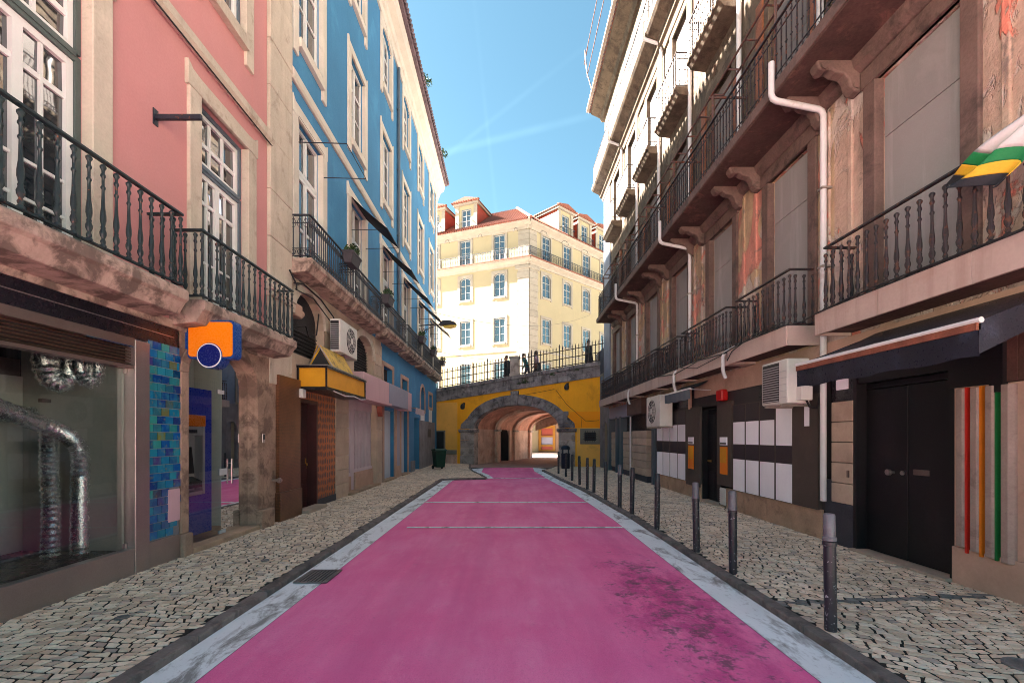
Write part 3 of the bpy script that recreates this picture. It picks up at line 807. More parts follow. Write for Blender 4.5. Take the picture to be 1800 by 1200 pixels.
for (wn_, om) in ((w1, 'green_grey_wood'), (w2, 'grey_blue_wood')):
    u0, u1, z0, z1 = wn_
    # tall glazed double door with a transom light
    wd = window(pink, FL, u0, u1, 5.60, z1, 3, (.42,), n=-.17, outer=om, fw=.06, sur=None, leaf=False)
    wd2 = window(pink, FL, u0, u1, z0, 5.57, 4, (.17, .36, .82), n=-.17, outer=om, fw=.075, mw=.03, name='balcony_door')
    q = MB(FL); q.box(u0 + .06, u1 - .06, -.17, -.075, 5.555, 5.615); q.build('transom_bar', om, wd)
    q = MB(FL)
    q.box(u0 - .24, u0 + .004, -.08, .05, 3.42, z1); q.box(u1 - .004, u1 + .24, -.08, .05, 3.42, z1)
    q.prism([(u0 - .28, z1), (u1 + .28, z1), (u1 + .28, z1 + .34), (u1 + .18, z1 + .26), (u1 + .02, z1 + .24), (u0 - .02, z1 + .24), (u0 - .18, z1 + .26), (u0 - .28, z1 + .34)], -.03, .056)
    q.build('surround', 'limestone', wd2, bevel=.01)
for (u0, u1, z0, z1) in (w3, w4):
    window(pink, FL, u0, u1, z0, z1, 2, (.33, .66), n=-.15, outer='grey_blue_wood', sur=.22, smat='limestone', foot=.42)
balcony(pink, FL, 1.0, 5.59, 3.42, .30, .45, .93, bal_green, 'green_black_iron', sp=.155, rotu=0, cham=.05, near=False)
balcony(pink, FL, 5.98, 8.47, 3.40, .30, .45, .93, bal_green, 'green_black_iron', sp=.155, rotu=0, cham=.05)
m = MB(FL); m.box(1.0, 8.34, -.1, .05, 3.02, 3.13); m.build('stone_band', 'slab_stone', pink, bevel=.01)
m = MB(FL); m.box(5.68, 5.72, -.02, .58, 5.57, 5.63); m.box(5.66, 5.74, -.02, .012, 5.5, 5.7); m.build('flagpole_arm', 'blue_black_iron', pink)
# ground floor: shopfront
m = MB(FL); m.box(1.2, 6.05, -.22, .03, 2.76, 3.03); m.build('fascia', 'black_panel', pink)
m = MB(FL); m.box(1.2, 5.98, .031, .037, 2.90, 2.91); m.build('fascia_wire', 'steel', pink)
til = MB(); til.box(-.058, .058, -.012, .0, -.048, .048); 
def tile_mesh(w, h):
    q = MB(); q.box(-.006, .006, -w / 2, w / 2, -h / 2, h / 2); return q.mesh('tile', 'glazed_tile')
tm, th_ = tile_mesh(.128, .094), tile_mesh(.058, .094)
tp = MB(FL); tp.box(5.545, 6.075, -.2, .028, .0, 2.76); tile_pillar = tp.build('tile_pillar', 'grey_stone', pink)
rr = random.Random(4)
for r_ in range(24):
    z = .33 + .05 + r_ * .1025
    if z > 2.74: break
    us = [5.617 + i * .1365 for i in range(4)] if r_ % 2 == 0 else [5.583] + [5.685 + i * .1365 for i in range(3)] + [6.04]
    for u in us:
        if (u > 5.95 and z < .95) and rr.random() < .8: continue
        half = (r_ % 2 == 1 and u in (5.583, 6.04))
        put(th_ if half else tm, 'tile', tile_pillar, FL(u, .034 + rr.uniform(-.002, .002), z))
q = MB(FL); q.box(5.86, 6.065, .03, .05, .50, .92); q.build('meter_flap', 'pink_panel', tile_pillar, bevel=.004)
for i in range(6):                                   # tiles over the louvre
    for r_ in range(1):
        put(tm, 'tile', tile_pillar, FL(5.49 - i * .137, .028, 2.70 + .0))
q = MB(FL); q.box(5.545, 6.075, .029, .042, -.02, .31); q.build('kick_plate', 'steel', pink, bevel=.004)
q = MB(FL); q.box(5.33, 5.54, -.12, .06, -.02, 2.74); q.build('steel_post', 'steel', pink, bevel=.006)
q = MB(FL); q.box(1.2, 5.33, -.06, .05, -.02, .30); q.build('steel_base', 'steel', pink, bevel=.006)
q = MB(FL); q.box(1.2, 5.33, -.08, .05, 2.66, 2.755); q.box(1.2, 5.33, -.08, .045, 2.40, 2.435); q.build('shop_head_rail', 'steel_dark', pink)
for i in range(6):
    q = MB(FL); z = 2.45 + i * .036; q.prism_u([(-.04, z + .02), (.0, z), (.006, z + .004), (-.034, z + .026)], 1.2, 5.33); q.build('louvre_slat', 'bronze_slat', pink)
q = MB(FL); q.box(1.2, 5.33, -.075, -.06, 2.436, 2.66); q.build('louvre_back', 'dark_room', pink)
q = MB(FL); q.poly([(1.2, -.05, .30), (5.33, -.05, .30), (5.33, -.05, 2.40), (1.2, -.05, 2.40)]); q.build('shop_glass', 'clear_glass', pink)
q = MB(FL); q.box(5.29, 5.325, -.06, -.035, .29, .36); q.box(5.29, 5.325, -.06, -.035, 2.34, 2.41); q.build('glass_clamp', 'steel', pink)
# shop room
q = MB(FL); q.poly([(1.2, -.1, .28), (5.34, -.1, .28), (5.34, -4.2, .28), (1.2, -4.2, .28)]); q.build('shop_floor', 'room_floor', pink)
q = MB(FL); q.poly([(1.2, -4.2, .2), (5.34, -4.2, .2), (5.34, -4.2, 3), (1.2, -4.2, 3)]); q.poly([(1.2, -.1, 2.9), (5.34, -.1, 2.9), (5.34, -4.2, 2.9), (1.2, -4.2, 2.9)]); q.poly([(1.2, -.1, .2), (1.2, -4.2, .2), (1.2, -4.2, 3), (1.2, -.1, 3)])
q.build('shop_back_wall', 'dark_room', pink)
q = MB(FL); q.box(5.30, 5.345, -1.25, -.08, .0, 2.9); q.box(4.7, 5.29, -1.28, -1.22, .285, 2.3); q.build('shop_side_wall', 'room_wall', pink)
q = MB(FL); q.box(5.345, 5.36, -4.2, -.1, .0, 3.0); q.build('shop_side_wall', 'dark_room', pink)
q = MB(FL); q.box(5.2, 5.3, -.95, -.9, 2.0, 2.04); q.box(4.4, 5.3, -1.3, -1.26, 2.12, 2.5); q.build('shop_beam', 'steel_dark', pink)
def duct(name, label, pts, r, rings):
    P = []
    n_ = len(pts) - 1
    V = [Vector(p) for p in pts]
    for i in range(rings * 2 + 1):
        f = i / (rings * 2) * n_
        k_ = min(int(f), n_ - 1); t_ = f - k_
        p0, p1, p2, p3 = V[max(k_ - 1, 0)], V[k_], V[k_ + 1], V[min(k_ + 2, n_)]
        P.append(.5 * ((2 * p1) + (p2 - p0) * t_ + (2 * p0 - 5 * p1 + 4 * p2 - p3) * t_ * t_ + (3 * p1 - p0 - 3 * p2 + p3) * t_ ** 3))
    N = len(P) - 1
    q = MB(); q.tube(P, lambda f: r * (1.0 if round(f * N) % 2 else .84), 14)
    return q.build(name, 'foil', smooth=True, loc=pts[0], label=label, cat='duct', group='foil ducts in the shop window')
duct('foil_duct', 'silver flexible duct standing upright, left of the two in the shop window', [(-5.02, 4.98, 1.72), (-5.03, 4.99, 1.3), (-5.02, 5.0, .8), (-5.03, 5.0, .285)], .09, 24)
duct('foil_duct', 'silver flexible duct swooping from the window top into the right upright run', [(-4.72, 3.55, 2.12), (-4.74, 4.2, 1.88), (-4.78, 4.75, 1.70), (-4.80, 5.0, 1.58), (-4.79, 5.09, 1.40), (-4.79, 5.09, .9), (-4.79, 5.09, .285)], .092, 40)
duct('foil_duct', 'fat drooping loop of silver duct under the shop ceiling, nearer one', [(-4.98, 4.85, 2.9), (-4.97, 4.86, 2.45), (-4.93, 4.90, 2.22), (-4.85, 4.97, 2.19), (-4.84, 5.0, 2.45), (-4.84, 5.0, 2.9)], .105, 16)
duct('foil_duct', 'drooping loop of silver duct next to the steel window post', [(-4.72, 5.0, 2.9), (-4.72, 5.0, 2.42), (-4.70, 5.05, 2.24), (-4.66, 5.12, 2.24), (-4.64, 5.14, 2.45), (-4.64, 5.14, 2.9)], .085, 15)
duct('foil_duct', 'silver duct crossing behind the swooping duct in the dim shop', [(-5.9, 3.9, 2.2), (-5.7, 4.5, 1.98), (-5.55, 4.9, 1.86), (-5.4, 5.2, 1.85)], .10, 22)
# shelf unit deep in the shop
s_ = thing('display_cabinet', 'dim brown display cabinet with yellow box inside the left shop', 'cabinet', (-6.3, 4.0, .28))
q = MB(); q.box(-6.6, -6.2, 3.7, 3.73, .28, 1.5); q.box(-6.6, -6.2, 4.6, 4.63, .28, 1.5); q.build('side', 'dark_wood', s_)
for z in (.5, .85, 1.2, 1.48):
    q = MB(); q.box(-6.6, -6.2, 3.73, 4.6, z, z + .03); q.build('shelf', 'rusty_timber', s_)
q = MB(); q.box(-6.45, -6.25, 3.85, 4.3, 1.23, 1.42); q.build('yellow_carton', 'yellow_sign', loc=(-6.35, 4.1, 1.23), label='yellow carton on the top shelf in the left shop', cat='carton')

# arched bank lobby
m = MB(FL); m.box(8.36, 8.60, -.3, .03, -.02, 2.76); m.build('side_jamb', 'jamb_stone', pink)
m = MB(FL); wall_holes(m, 6.08, 8.36, .0, 3.08, [(6.24, 7.95, -.01, 3.0, .52)], .03, .42); m.build('lobby_front', 'jamb_stone', pink)
q = MB(FL)
A1 = arc(7.095, 2.48, .855, .52, PI, 0, 14); A2 = arc(7.095, 2.48, 1.02, .66, PI, 0, 14)
for k in range(14): q.prism([A1[k], A1[k + 1], A2[k + 1], A2[k]], .02, .05)
q.box(6.085, 6.24, .02, .05, .30, 2.48); q.box(7.95, 8.16, .02, .05, .32, 2.48)
q.build('arch_surround', 'jamb_stone', pink, bevel=.012)
q = MB(FL); q.box(6.08, 6.26, .02, .10, -.02, .30); q.box(7.93, 8.36, .02, .14, -.02, .32); q.build('jamb_foot', 'jamb_stone', pink, bevel=.02)
q = MB(FL); q.box(6.26, 7.93, -.4, .10, -.02, .07); q.build('doorstep', 'plinth_stone', pink, bevel=.015)
q = MB(FL); q.box(6.25, 8.05, -1.25, -1.1, 0, 3.1); q.box(8.0, 8.1, -1.2, -.4, 0, 3.1); q.box(6.16, 6.24, -1.2, -.4, 0, 3.1); q.box(6.2, 8.1, -1.2, -.4, 3.02, 3.1); q.build('lobby_wall', 'room_wall', pink)
q = MB(FL); q.poly([(6.28, -.4, .05), (8.0, -.4, .05), (8.0, -1.2, .05), (6.28, -1.2, .05)]); q.build('lobby_floor', 'plinth_stone', pink)
q = MB(FL); q.box(6.26, 7.46, -.50, -.44, .08, 2.36); lp = q.build('blue_lobby_panel', 'blue_panel', pink)
for (a, b_, nm) in ((6.26, 7.19, 'fixed_glass'), (7.20, 7.94, 'glass_door')):
    q = MB(FL); zt = 2.48
    if nm == 'fixed_glass': pp = [(a, .08), (b_, .08), (b_, 2.97)] + [p for p in arc(7.095, 2.48, .84, .50, PI, 0, 20) if p[0] < b_][::-1]
    else: pp = [(a, .08), (b_, .08)] + [p for p in arc(7.095, 2.48, .84, .50, 0, PI, 20) if p[0] > a + .02]
    q.poly([(x_, -.12, z_) for x_, z_ in pp])
    gd = q.build(nm, 'clear_glass', pink)
    if nm == 'glass_door':
        q = MB(FL); q.tube([(7.42, -.085, .85), (7.42, -.085, 1.25)], .013, 8); q.tube([(7.42, -.12, .92), (7.42, -.085, .92)], .009, 6); q.tube([(7.42, -.12, 1.18), (7.42, -.085, 1.18)], .009, 6); q.build('handle', 'steel', gd)
        q = MB(FL); q.box(7.14, 7.34, -.135, -.105, 1.0, 1.10); q.box(7.14, 7.3, -.135, -.105, .08, .13); q.box(7.10, 7.26, -.135, -.105, 2.28, 2.34); q.build('lock_plate', 'grey_plastic', gd)
q = MB(FL); q.box(8.02, 8.10, .086, .10, 1.50, 1.66); kp = q.build('keypad', 'steel', pink, bevel=.004)
q = MB(FL); q.box(8.03, 8.09, .10, .104, 1.56, 1.65); q.build('buttons', 'dark_grille', kp)
q = MB(FL); q.tube([(8.44, .05, .80), (8.44, .16, .80)], .028, 10); q.tube([(8.44, .16, .80), (8.44, .20, .80)], .05, 10); q.tube([(8.44, .2, .80), (8.44, .225, .80)], .03, 8); q.build('hydrant_valve', 'steel', pink, smooth=True)
# cash machine
a_ = thing('cash_machine', 'white and orange cash machine on the blue lobby panel', 'cash machine', FL(6.8, -.4, .72))
q = MB(FL)
u0, u1 = 6.35, 7.15
q.box(u0, u0 + .06, -.44, -.30, .72, 1.93); q.box(u1 - .11, u1 - .05, -.44, -.30, .72, 1.93); q.box(u0 + .06, u1 - .11, -.44, -.30, 1.62, 1.76); q.box(u0 + .06, u1 - .11, -.44, -.30, .72, .78); q.build('housing', 'grey_plastic', a_, bevel=.012)
q = MB(FL); q.box(u0 + .01, u1 - .06, -.44, -.285, 1.765, 1.935); q.build('header', 'orange_acrylic', a_, bevel=.01)
q = MB(FL); q.box(u0 + .06, u1 - .11, -.438, -.43, .78, 1.62); q.build('recess', 'grey_plastic', a_)
q = MB(FL); q.prism_u([(-.43, 1.05), (-.37, 1.05), (-.41, 1.45), (-.43, 1.45)], u0 + .12, u1 - .2); q.build('screen', 'dark_grille', a_)
q = MB(FL); q.prism_u([(-.43, .84), (-.28, .84), (-.28, .93), (-.43, 1.0)], u0 + .08, u1 - .16); q.build('keyboard_shelf', 'dark_grille', a_)
q = MB(FL); q.box(u1 - .42, u1 - .24, -.299, -.296, 1.66, 1.71); q.build('display', 'black_panel', a_)
# projecting bank sign
g = thing('projecting_sign', 'orange and blue lightbox sign with round navy disc projecting from the pink house', 'sign', FL(6.2, 0, 2.5))
def rrect(x0, x1, z0, z1, r_, n_=5):
    pts = []
    for cx, cz, a in ((x1 - r_, z1 - r_, 0), (x0 + r_, z1 - r_, PI / 2), (x0 + r_, z0 + r_, PI), (x1 - r_, z0 + r_, 3 * PI / 2)):
        pts += [(cx + r_ * math.cos(a + PI / 2 * i / n_), cz + r_ * math.sin(a + PI / 2 * i / n_)) for i in range(n_ + 1)]
    return pts
FS = lambda u, n, z: (u, 6.16 - n, z)                # sign faces up the street
q = MB(FS); q.prism(rrect(-4.34, -3.70, 2.66, 3.18, .06), -.16, 0); q.build('case', 'blue_acrylic', g)
q = MB(FS); q.prism(rrect(-4.32, -3.725, 2.685, 3.155, .05), .0, .012); q.build('face', 'orange_acrylic', g)
q = MB(FS); q.prism(arc(-4.03, 2.70, .172, .172, 0, 2 * PI, 28)[:-1], -.16, .02); q.build('disc_case', 'blue_acrylic', g)
q = MB(FS); q.prism(arc(-4.03, 2.70, .165, .165, 0, 2 * PI, 28)[:-1], .02, .026); q.build('disc_ring', 'white_acrylic', g)
q = MB(FS); q.prism(arc(-4.03, 2.70, .15, .15, 0, 2 * PI, 28)[:-1], .026, .032); q.build('disc', 'navy_acrylic', g)
q = MB(FS); q.box(-4.44, -4.34, -.12, -.03, 2.80, 3.05); q.build('wall_mount', 'blue_acrylic', g)
# ------------------------------------------------------------------ blue house, left, running down to the bridge
blue = thing('blue_house', 'long blue house with pale stone window trims and row of iron balconies', 'house', (XL, 18, 0))
UB = (9.24, 28.1)
bc = [10.15 + 3.2 * i for i in range(6)]
holes = []
for c in bc:
    holes += [(c - .62, c + .62, 5.24, 8.26), (c - .62, c + .62, 9.98, 12.35), (c - .62, c + .62, 14.05, 16.15, .3)]
m = MB(FL); wall_holes(m, UB[0], UB[1], 4.92, 16.6, holes, 0, .22); m.build('wall', 'blue_plaster', blue)
m = MB(FL); m.box(UB[0], UB[1], -9, -.23, 3.4, 17.6); m.box(UB[1] + .01, 30.2, -9, -.62, 0, 17.6); m.box(9.3, UB[1], -9, -.9, 0, 3.4); m.build('inner_block', 'dark_room', blue)  # box past the end wall is added, unseen, to keep sun off the bridge
m = MB(FL); m.poly([(UB[1], 0, 0), (UB[1], -9, 0), (UB[1], -9, 17.6), (UB[1], 0, 17.6)]); m.build('end_wall', 'blue_plaster', blue)
m = MB(FL); m.prism_u([(-.02, 8.90), (.05, 8.90), (.08, 8.95), (.08, 9.10), (.03, 9.16), (-.02, 9.16)], 9.24, UB[1]); m.build('string_course', 'pale_stone', blue)
m = MB(FL); m.prism_u([(-.02, 16.3), (.06, 16.3), (.10, 16.5), (.16, 16.55), (.20, 16.75), (.40, 16.9), (.48, 17.1), (.48, 17.25), (-.3, 17.25)], 9.24, UB[1] + .3); m.build('cornice', 'pale_stone', blue)
m = MB(FL); m.prism_u([(-.3, 17.27), (.60, 17.27), (.64, 17.33), (-.3, 17.7)], 9.24, UB[1] + .4); m.build('eaves_board', 'eave_tile', blue)
q = MB(FL)                                           # the tile ends along the eaves, too fine to pick apart
u = 9.3
while u < UB[1] + .35:
    q.tube([(u, .73, 17.36), (u, .2, 17.60)], .085, 6); u += .21
set_props(q.build('eaves_tiles', 'eave_tile', blue), kind='stuff')
m = MB(FL); m.box(UB[1] - .55, UB[1], -.02, .06, 4.9, 16.3); m.build('corner_strip', 'pale_stone', blue, bevel=.01)
ring = ringbar(.80, 'blue_black_iron')
for i, c in enumerate(bc):
    window(blue, FL, c - .62, c + .62, 7.28, 8.26, 2, (), n=-.15, fw=.07, sur=None, outer=None, name='transom_window')
    bd = window(blue, FL, c - .62, c + .62, 5.24, 7.27, 2, (.42,), n=-.15, fw=.09, sur=None, name='balcony_door')
    q = MB(FL); a, b_ = c - .62, c + .62
    q.box(a - .25, a + .004, -.08, .05, 5.24, 8.26); q.box(b_ - .004, b_ + .25, -.08, .05, 5.24, 8.26)
    q.prism([(a - .27, 8.26), (b_ + .27, 8.26), (b_ + .27, 8.62), (b_ + .16, 8.52), (a - .16, 8.52), (a - .27, 8.62)], -.03, .055)
    q.build('surround', 'pale_stone', bd, bevel=.008)
    window(blue, FL, a, b_, 9.98, 12.35, 2, (.40, .72), n=-.15, fw=.08, sur=.22, smat='pale_stone', ears=.12, foot=.42)
    window(blue, FL, a, b_, 14.05, 16.15, 2, (.40, .72), n=-.15, fw=.08, sur=.2, smat='pale_stone', foot=.42, arch=.3, sill=True)
    n_, f_ = (9.28, 11.9) if i == 0 else (c - 1.33, c + 1.33)
    if i == 1: n_ = 12.05
    balcony(blue, FL, n_, min(f_, 27.7), 5.24, .27, .44, .90, ring, 'blue_black_iron', slab_mat='slab_stone', sp=.115, cham=.06, inset_=.06, flat_rail=.045, extra_rows=(.2, .72))
m = MB(FL); m.tube([(18.15, .07, 5.1), (18.15, .07, 16.3)], .06, 8)
for z in (7, 9.6, 12.2, 14.6): m.box(18.07, 18.23, -.01, .10, z, z + .05)
m.build('drainpipe', 'grey_blue_wood', blue, smooth=True)
# ---- ground floor
gh = [(9.5, 10.46, -.01, 2.36), (12.55, 15.35, -.01, 2.72), (16.25, 17.75, -.01, 2.60), (18.85, 20.1, -.01, 2.75), (21.6, 22.75, -.01, 2.55),
      (9.42, 11.0, 3.35, 4.78, .62), (13.15, 14.95, 3.35, 4.70, .6), (16.2, 17.5, 3.45, 4.15), (19.0, 20.1, 3.35, 4.05), (23.1, 24.2, 3.0, 4.2, .5), (25.5, 26.6, 3.3, 4.0)]
m = MB(FL); wall_holes(m, 9.22, 15.95, .0, 4.95, [h for h in gh if h[0] < 15.9], -.03, .35); m.build('wall', 'rustic_stone', blue, label='tan stone ground floor wall')
m = MB(FL); wall_holes(m, 15.95, UB[1], .0, 4.95, [h for h in gh if h[0] > 15.9], -.03, .35); m.build('wall', 'blue_plaster', blue)
for h in gh[7:]:
    q = MB(FL)
    a, b_, c, d = h[:4]
    q.box(a - .16, a, -.05, .01, c - .16, d - (h[4] if len(h) > 4 else 0)); q.box(b_, b_ + .16, -.05, .01, c - .16, d - (h[4] if len(h) > 4 else 0)); q.box(a, b_, -.05, .008, c - .16, c)
    if len(h) > 4:
        A1 = arc((a + b_) / 2, d - h[4], (b_ - a) / 2, h[4], PI, 0, 10); A2 = arc((a + b_) / 2, d - h[4], (b_ - a) / 2 + .16, h[4] + .16, PI, 0, 10)
        for k in range(10): q.prism([A1[k], A1[k + 1], A2[k + 1], A2[k]], -.05, .01)
    else: q.box(a - .16, b_ + .16, -.05, .012, d, d + .16)
    q.build('opening_surround', 'warm_stone', blue, bevel=.008)
    q = MB(FL); q.poly([(a, -.3, c), (b_, -.3, c), (b_, -.3, d), (a, -.3, d)]); q.build('opening_pane', 'window_glass', blue)
for (a, b_, z0, z1) in ((16.1, 16.25, 0, 2.75), (17.75, 18.05, 0, 2.8), (18.6, 18.85, 0, 2.9), (20.1, 20.3, 0, 2.9)):
    q = MB(FL); q.box(a, b_, -.05, .012, z0, z1); q.build('stone_pier', 'warm_stone', blue, bevel=.008)
q = MB(FL); q.box(18.06, 18.58, -.05, .005, .45, 3.0); q.build('grey_panel', 'lilac_panel', blue)
q = MB(FL); q.box(18.06, 18.58, -.05, .02, 0, .45); q.build('plinth', 'warm_stone', blue)
for (a, b_) in ((20.75, 21.58), (22.77, 27.3)):
    q = MB(FL); q.box(a, b_, -.05, .022, 0, 2.45 if a > 22 else .5); q.build('stone_cladding', 'grey_stone', blue)
for (a, b_) in ((23.15, 24.15), (25.55, 26.55)):
    q = MB(FL); q.box(a, b_, -.04, -.01, 2.46, 3.0 if a < 25 else 3.13); q.build('white_infill', 'white_wood', blue)
q = MB(FL); q.box(25.0, 25.9, .02, .03, 1.6, 2.05); q.build('vent_grille', 'dark_grille', blue)
q = MB(FL); q.box(21.6, 22.75, -.36, -.34, 0, 2.55); q.build('dark_doorway', 'dark_room', blue)
q = MB(FL); q.box(22.1, 22.75, -.33, -.29, 0, 1.1); q.build('low_gate', 'rusty_timber', blue)
for (a, b_, z1) in ((16.25, 17.75, 2.6), (18.85, 20.1, 2.75)):      # pale panelled double doors
    for s in range(2):
        w = (b_ - a) / 2
        q = MB(FL); q.box(a + s * w + .01, a + s * w + w - .01, -.22, -.17, .02, z1); d_ = q.build('door', 'pale_blue_door', blue)
        for (p0, p1) in ((.15, .85), (.98, z1 - .15)):
            q = MB(FL)
            for (x0, x1) in ((a + s * w + .1, a + s * w + w / 2 - .03), (a + s * w + w / 2 + .03, a + s * w + w - .1)): q.box(x0, x1, -.175, -.155, p0, p1)
            q.build('panel', 'pale_blue_door', d_, bevel=.008)
    q = MB(FL); q.box(a - .02, b_ + .02, -.35, .10, -.02, .06); q.build('doorstep', 'plinth_stone', blue)
# mosaic pillar, brown door, honeycomb tiling
q = MB(FL); q.box(8.60, 9.48, .0, .10, .55, 2.78); q.build('mosaic_pillar', 'brown_mosaic', blue)
q = MB(FL); q.box(8.58, 9.50, -.02, .13, -.02, .55); q.build('pillar_foot', 'brown_mosaic', blue, bevel=.01)
q = MB(FL); q.box(9.46, 9.52, -.28, .03, 0, 2.40); q.box(10.44, 10.50, -.28, .03, 0, 2.40); q.box(9.46, 10.50, -.28, .028, 2.34, 2.42); q.build('door_frame', 'dark_wood', blue)
q = MB(FL); q.box(9.52, 10.44, -.24, -.19, .02, 2.34); bd = q.build('door', 'dark_wood', blue)
for c_ in range(2):
    for (z0, z1) in ((.15, .55), (.66, 1.0), (1.12, 1.55), (1.68, 2.2)):
        q = MB(FL); q.prism([(9.60 + c_ * .42, z0), (9.93 + c_ * .42, z0), (9.93 + c_ * .42, z1), (9.60 + c_ * .42, z1)], -.19, -.165); q.build('panel', 'dark_wood', bd, bevel=.02)
q = MB(FL); q.box(9.66, 9.90, -.165, -.155, 1.04, 1.09); q.tube([(10.35, -.19, .98), (10.35, -.14, .98)], .03, 8); q.box(10.33, 10.37, -.19, -.175, .88, 1.12); q.build('letter_plate', 'brass', bd)
q = MB(FL); q.box(9.52, 10.5, -.02, .25, -.02, .07); q.build('doorstep', 'rustic_stone', blue, bevel=.01)
q = MB(FL); q.box(10.50, 11.62, -.05, .008, .16, 2.62); q.box(9.48, 10.5, -.05, .006, 2.42, 2.62); q.build('honeycomb_cladding', 'honeycomb_tile', blue)
q = MB(FL); q.box(10.50, 11.62, -.05, .03, -.02, .16); q.build('plinth', 'slate_plinth', blue)
q = MB(FL); q.box(9.42, 9.58, .03, .17, 2.42, 2.60); q.build('alarm_box', 'ac_plastic', blue, bevel=.01)
z = 0
while z < 2.6:                                      # stone pier, block by block
    q = MB(FL); q.box(11.64, 12.55, -.03, .03, z + .004, z + .365); q.build('stone_block', 'rustic_stone', blue, bevel=.008); z += .37
for (z0) in (3.3, 3.67, 4.04, 4.41):
    q = MB(FL); q.box(15.05, 15.95, -.05, .0, z0 + .004, z0 + .365); q.build('stone_block', 'rustic_stone', blue, bevel=.008)
for z in range(7):
    q = MB(FL); q.box(15.37, 15.95, -.05, .01, z * .37 + .004, z * .37 + .365); q.build('stone_block', 'rustic_stone', blue, bevel=.008)
# lilac slatted shopfront
q = MB(FL); q.box(12.55, 15.35, -.30, -.25, 0, 2.72); q.build('shutter_back', 'dark_wood', blue, label='dark back panel behind the pale shop slats')
for i in range(20):
    u = 12.62 + i * .138
    if 13.2 < u < 13.55: continue
    q = MB(FL); q.box(u, u + .085, -.25, -.2, .62 if u > 13.5 else .55, 2.42); q.build('slat', 'lilac_paint', blue)
q = MB(FL); q.box(12.55, 15.35, -.26, -.18, 2.42, 2.72); q.box(13.55, 15.35, -.26, -.17, .55, .64); q.box(12.55, 13.2, -.26, -.17, .47, .56); q.build('slat_rail', 'lilac_paint', blue)
q = MB(FL); q.box(13.2, 13.55, -.25, -.17, .02, 2.42); q.build('door', 'lilac_paint', blue, bevel=.01)
q = MB(FL); q.box(13.56, 15.35, -.26, -.12, 0, .55); q.box(12.55, 13.19, -.26, -.12, 0, .47); q.build('plinth', 'warm_stone', blue, bevel=.01)
q = MB(FL); q.box(12.5, 15.4, -.2, .12, -.02, .05); q.build('doorstep', 'plinth_stone', blue)
# louvred arches
for (a, b_, c, d, rise) in (gh[5], gh[6]):
    q = MB(FL); q.box(a, b_, -.37, -.34, c, d); q.build('arch_back', 'dark_room' if a > 12 else 'rustic_stone', blue)
    top = (d - .1) if a > 12 else 3.95
    z = c + .05
    while z < top:
        half = (b_ - a) / 2; zz = max(0, z - (d - rise)) / rise
        hw = half * math.sqrt(max(0, 1 - zz * zz))
        if hw > .1:
            q = MB(FL); q.prism_u([(-.26, z + .05), (-.2, z), (-.19, z + .012), (-.25, z + .062)], (a + b_) / 2 - hw, (a + b_) / 2 + hw); q.build('louvre_slat', 'dark_grille', blue)
        z += .085
    q = MB(FL); A1 = arc((a + b_) / 2, d - rise, (b_ - a) / 2, rise, PI, 0, 12); A2 = arc((a + b_) / 2, d - rise, (b_ - a) / 2 + .22, rise + .2, PI, 0, 12)
    for k in range(12): q.prism([A1[k], A1[k + 1], A2[k + 1], A2[k]], -.06, .02)
    q.build('arch_surround', 'limestone', blue, bevel=.01)
q = MB(FL)
q.tube([(9.3, .05, 4.75), (9.7, .06, 4.86), (10.6, .06, 4.80), (11.4, .05, 4.60), (11.6, .05, 4.4)], .018, 5); q.tube([(9.3, .08, 4.62), (10.2, .06, 4.70), (11.3, .05, 4.42), (11.9, .06, 4.4)], .014, 5); q.tube([(9.0, .1, 4.9), (9.25, .12, 4.7), (9.3, .1, 4.6)], .018, 5)
q.tube([(9.6, -.1, 3.9), (9.9, .02, 4.02), (10.2, -.05, 3.85), (10.5, .0, 3.95), (10.75, -.05, 4.5)], .016, 5); q.build('cable_run', 'cable', blue)
q = MB(FL); q.box(9.5, 9.85, -.3, -.02, 4.15, 4.42); q.tube([(9.85, -.15, 4.28), (10.0, -.1, 4.28)], .08, 10); q.build('wall_siren', 'warm_stone', blue, bevel=.02)

# ---- things hung on the blue house
yc = thing('canopy_sign', 'mustard yellow lightbox canopy sign over the brown door', 'sign', FL(10.8, .3, 2.6))
q = MB(FL); q.box(9.56, 12.18, -.02, .62, 2.60, 2.66); q.box(9.55, 12.19, -.02, .63, 3.06, 3.10); q.build('tray', 'black_panel', yc)
q = MB(FL); q.box(9.60, 12.15, -.02, .585, 2.66, 3.06); q.build('lightbox', 'yellow_sign', yc)
q = MB(FL)
for u in (9.565, 12.15): q.box(u, u + .03, .58, .612, 2.66, 3.06)
q.box(9.565, 9.598, -.02, .02, 2.66, 3.06); q.build('frame', 'black_panel', yc)
q = MB(FL); q.box(9.55, 12.20, .60, .64, 3.10, 3.125); q.box(9.53, 9.56, -.02, .64, 3.10, 3.125); q.build('trim', 'steel', yc)
q = MB(FL); q.tube([(9.9, .63, 2.60), (10.6, .64, 2.55), (11.2, .63, 2.60), (11.7, .64, 2.56), (12.1, .63, 2.60)], .012, 5); q.build('loose_cable', 'white_acrylic', yc)
yp = thing('vent_hood', 'weathered yellow pitched vent hood standing on the canopy sign', 'vent hood', FL(10.9, .2, 3.13))
q = MB(FL); q.prism_u([(.0, 3.128), (.56, 3.128), (.28, 3.62), (.2, 3.62)], 10.05, 11.45); q.build('roof_sheet', 'yellow_tin', yp)
q = MB(FL); q.prism_u([(.05, 3.15), (.51, 3.15), (.28, 3.54)], 11.45, 11.46); q.prism_u([(.05, 3.15), (.51, 3.15), (.28, 3.54)], 10.04, 10.05); q.build('grille', 'dark_grille', yp)
q = MB(FL)
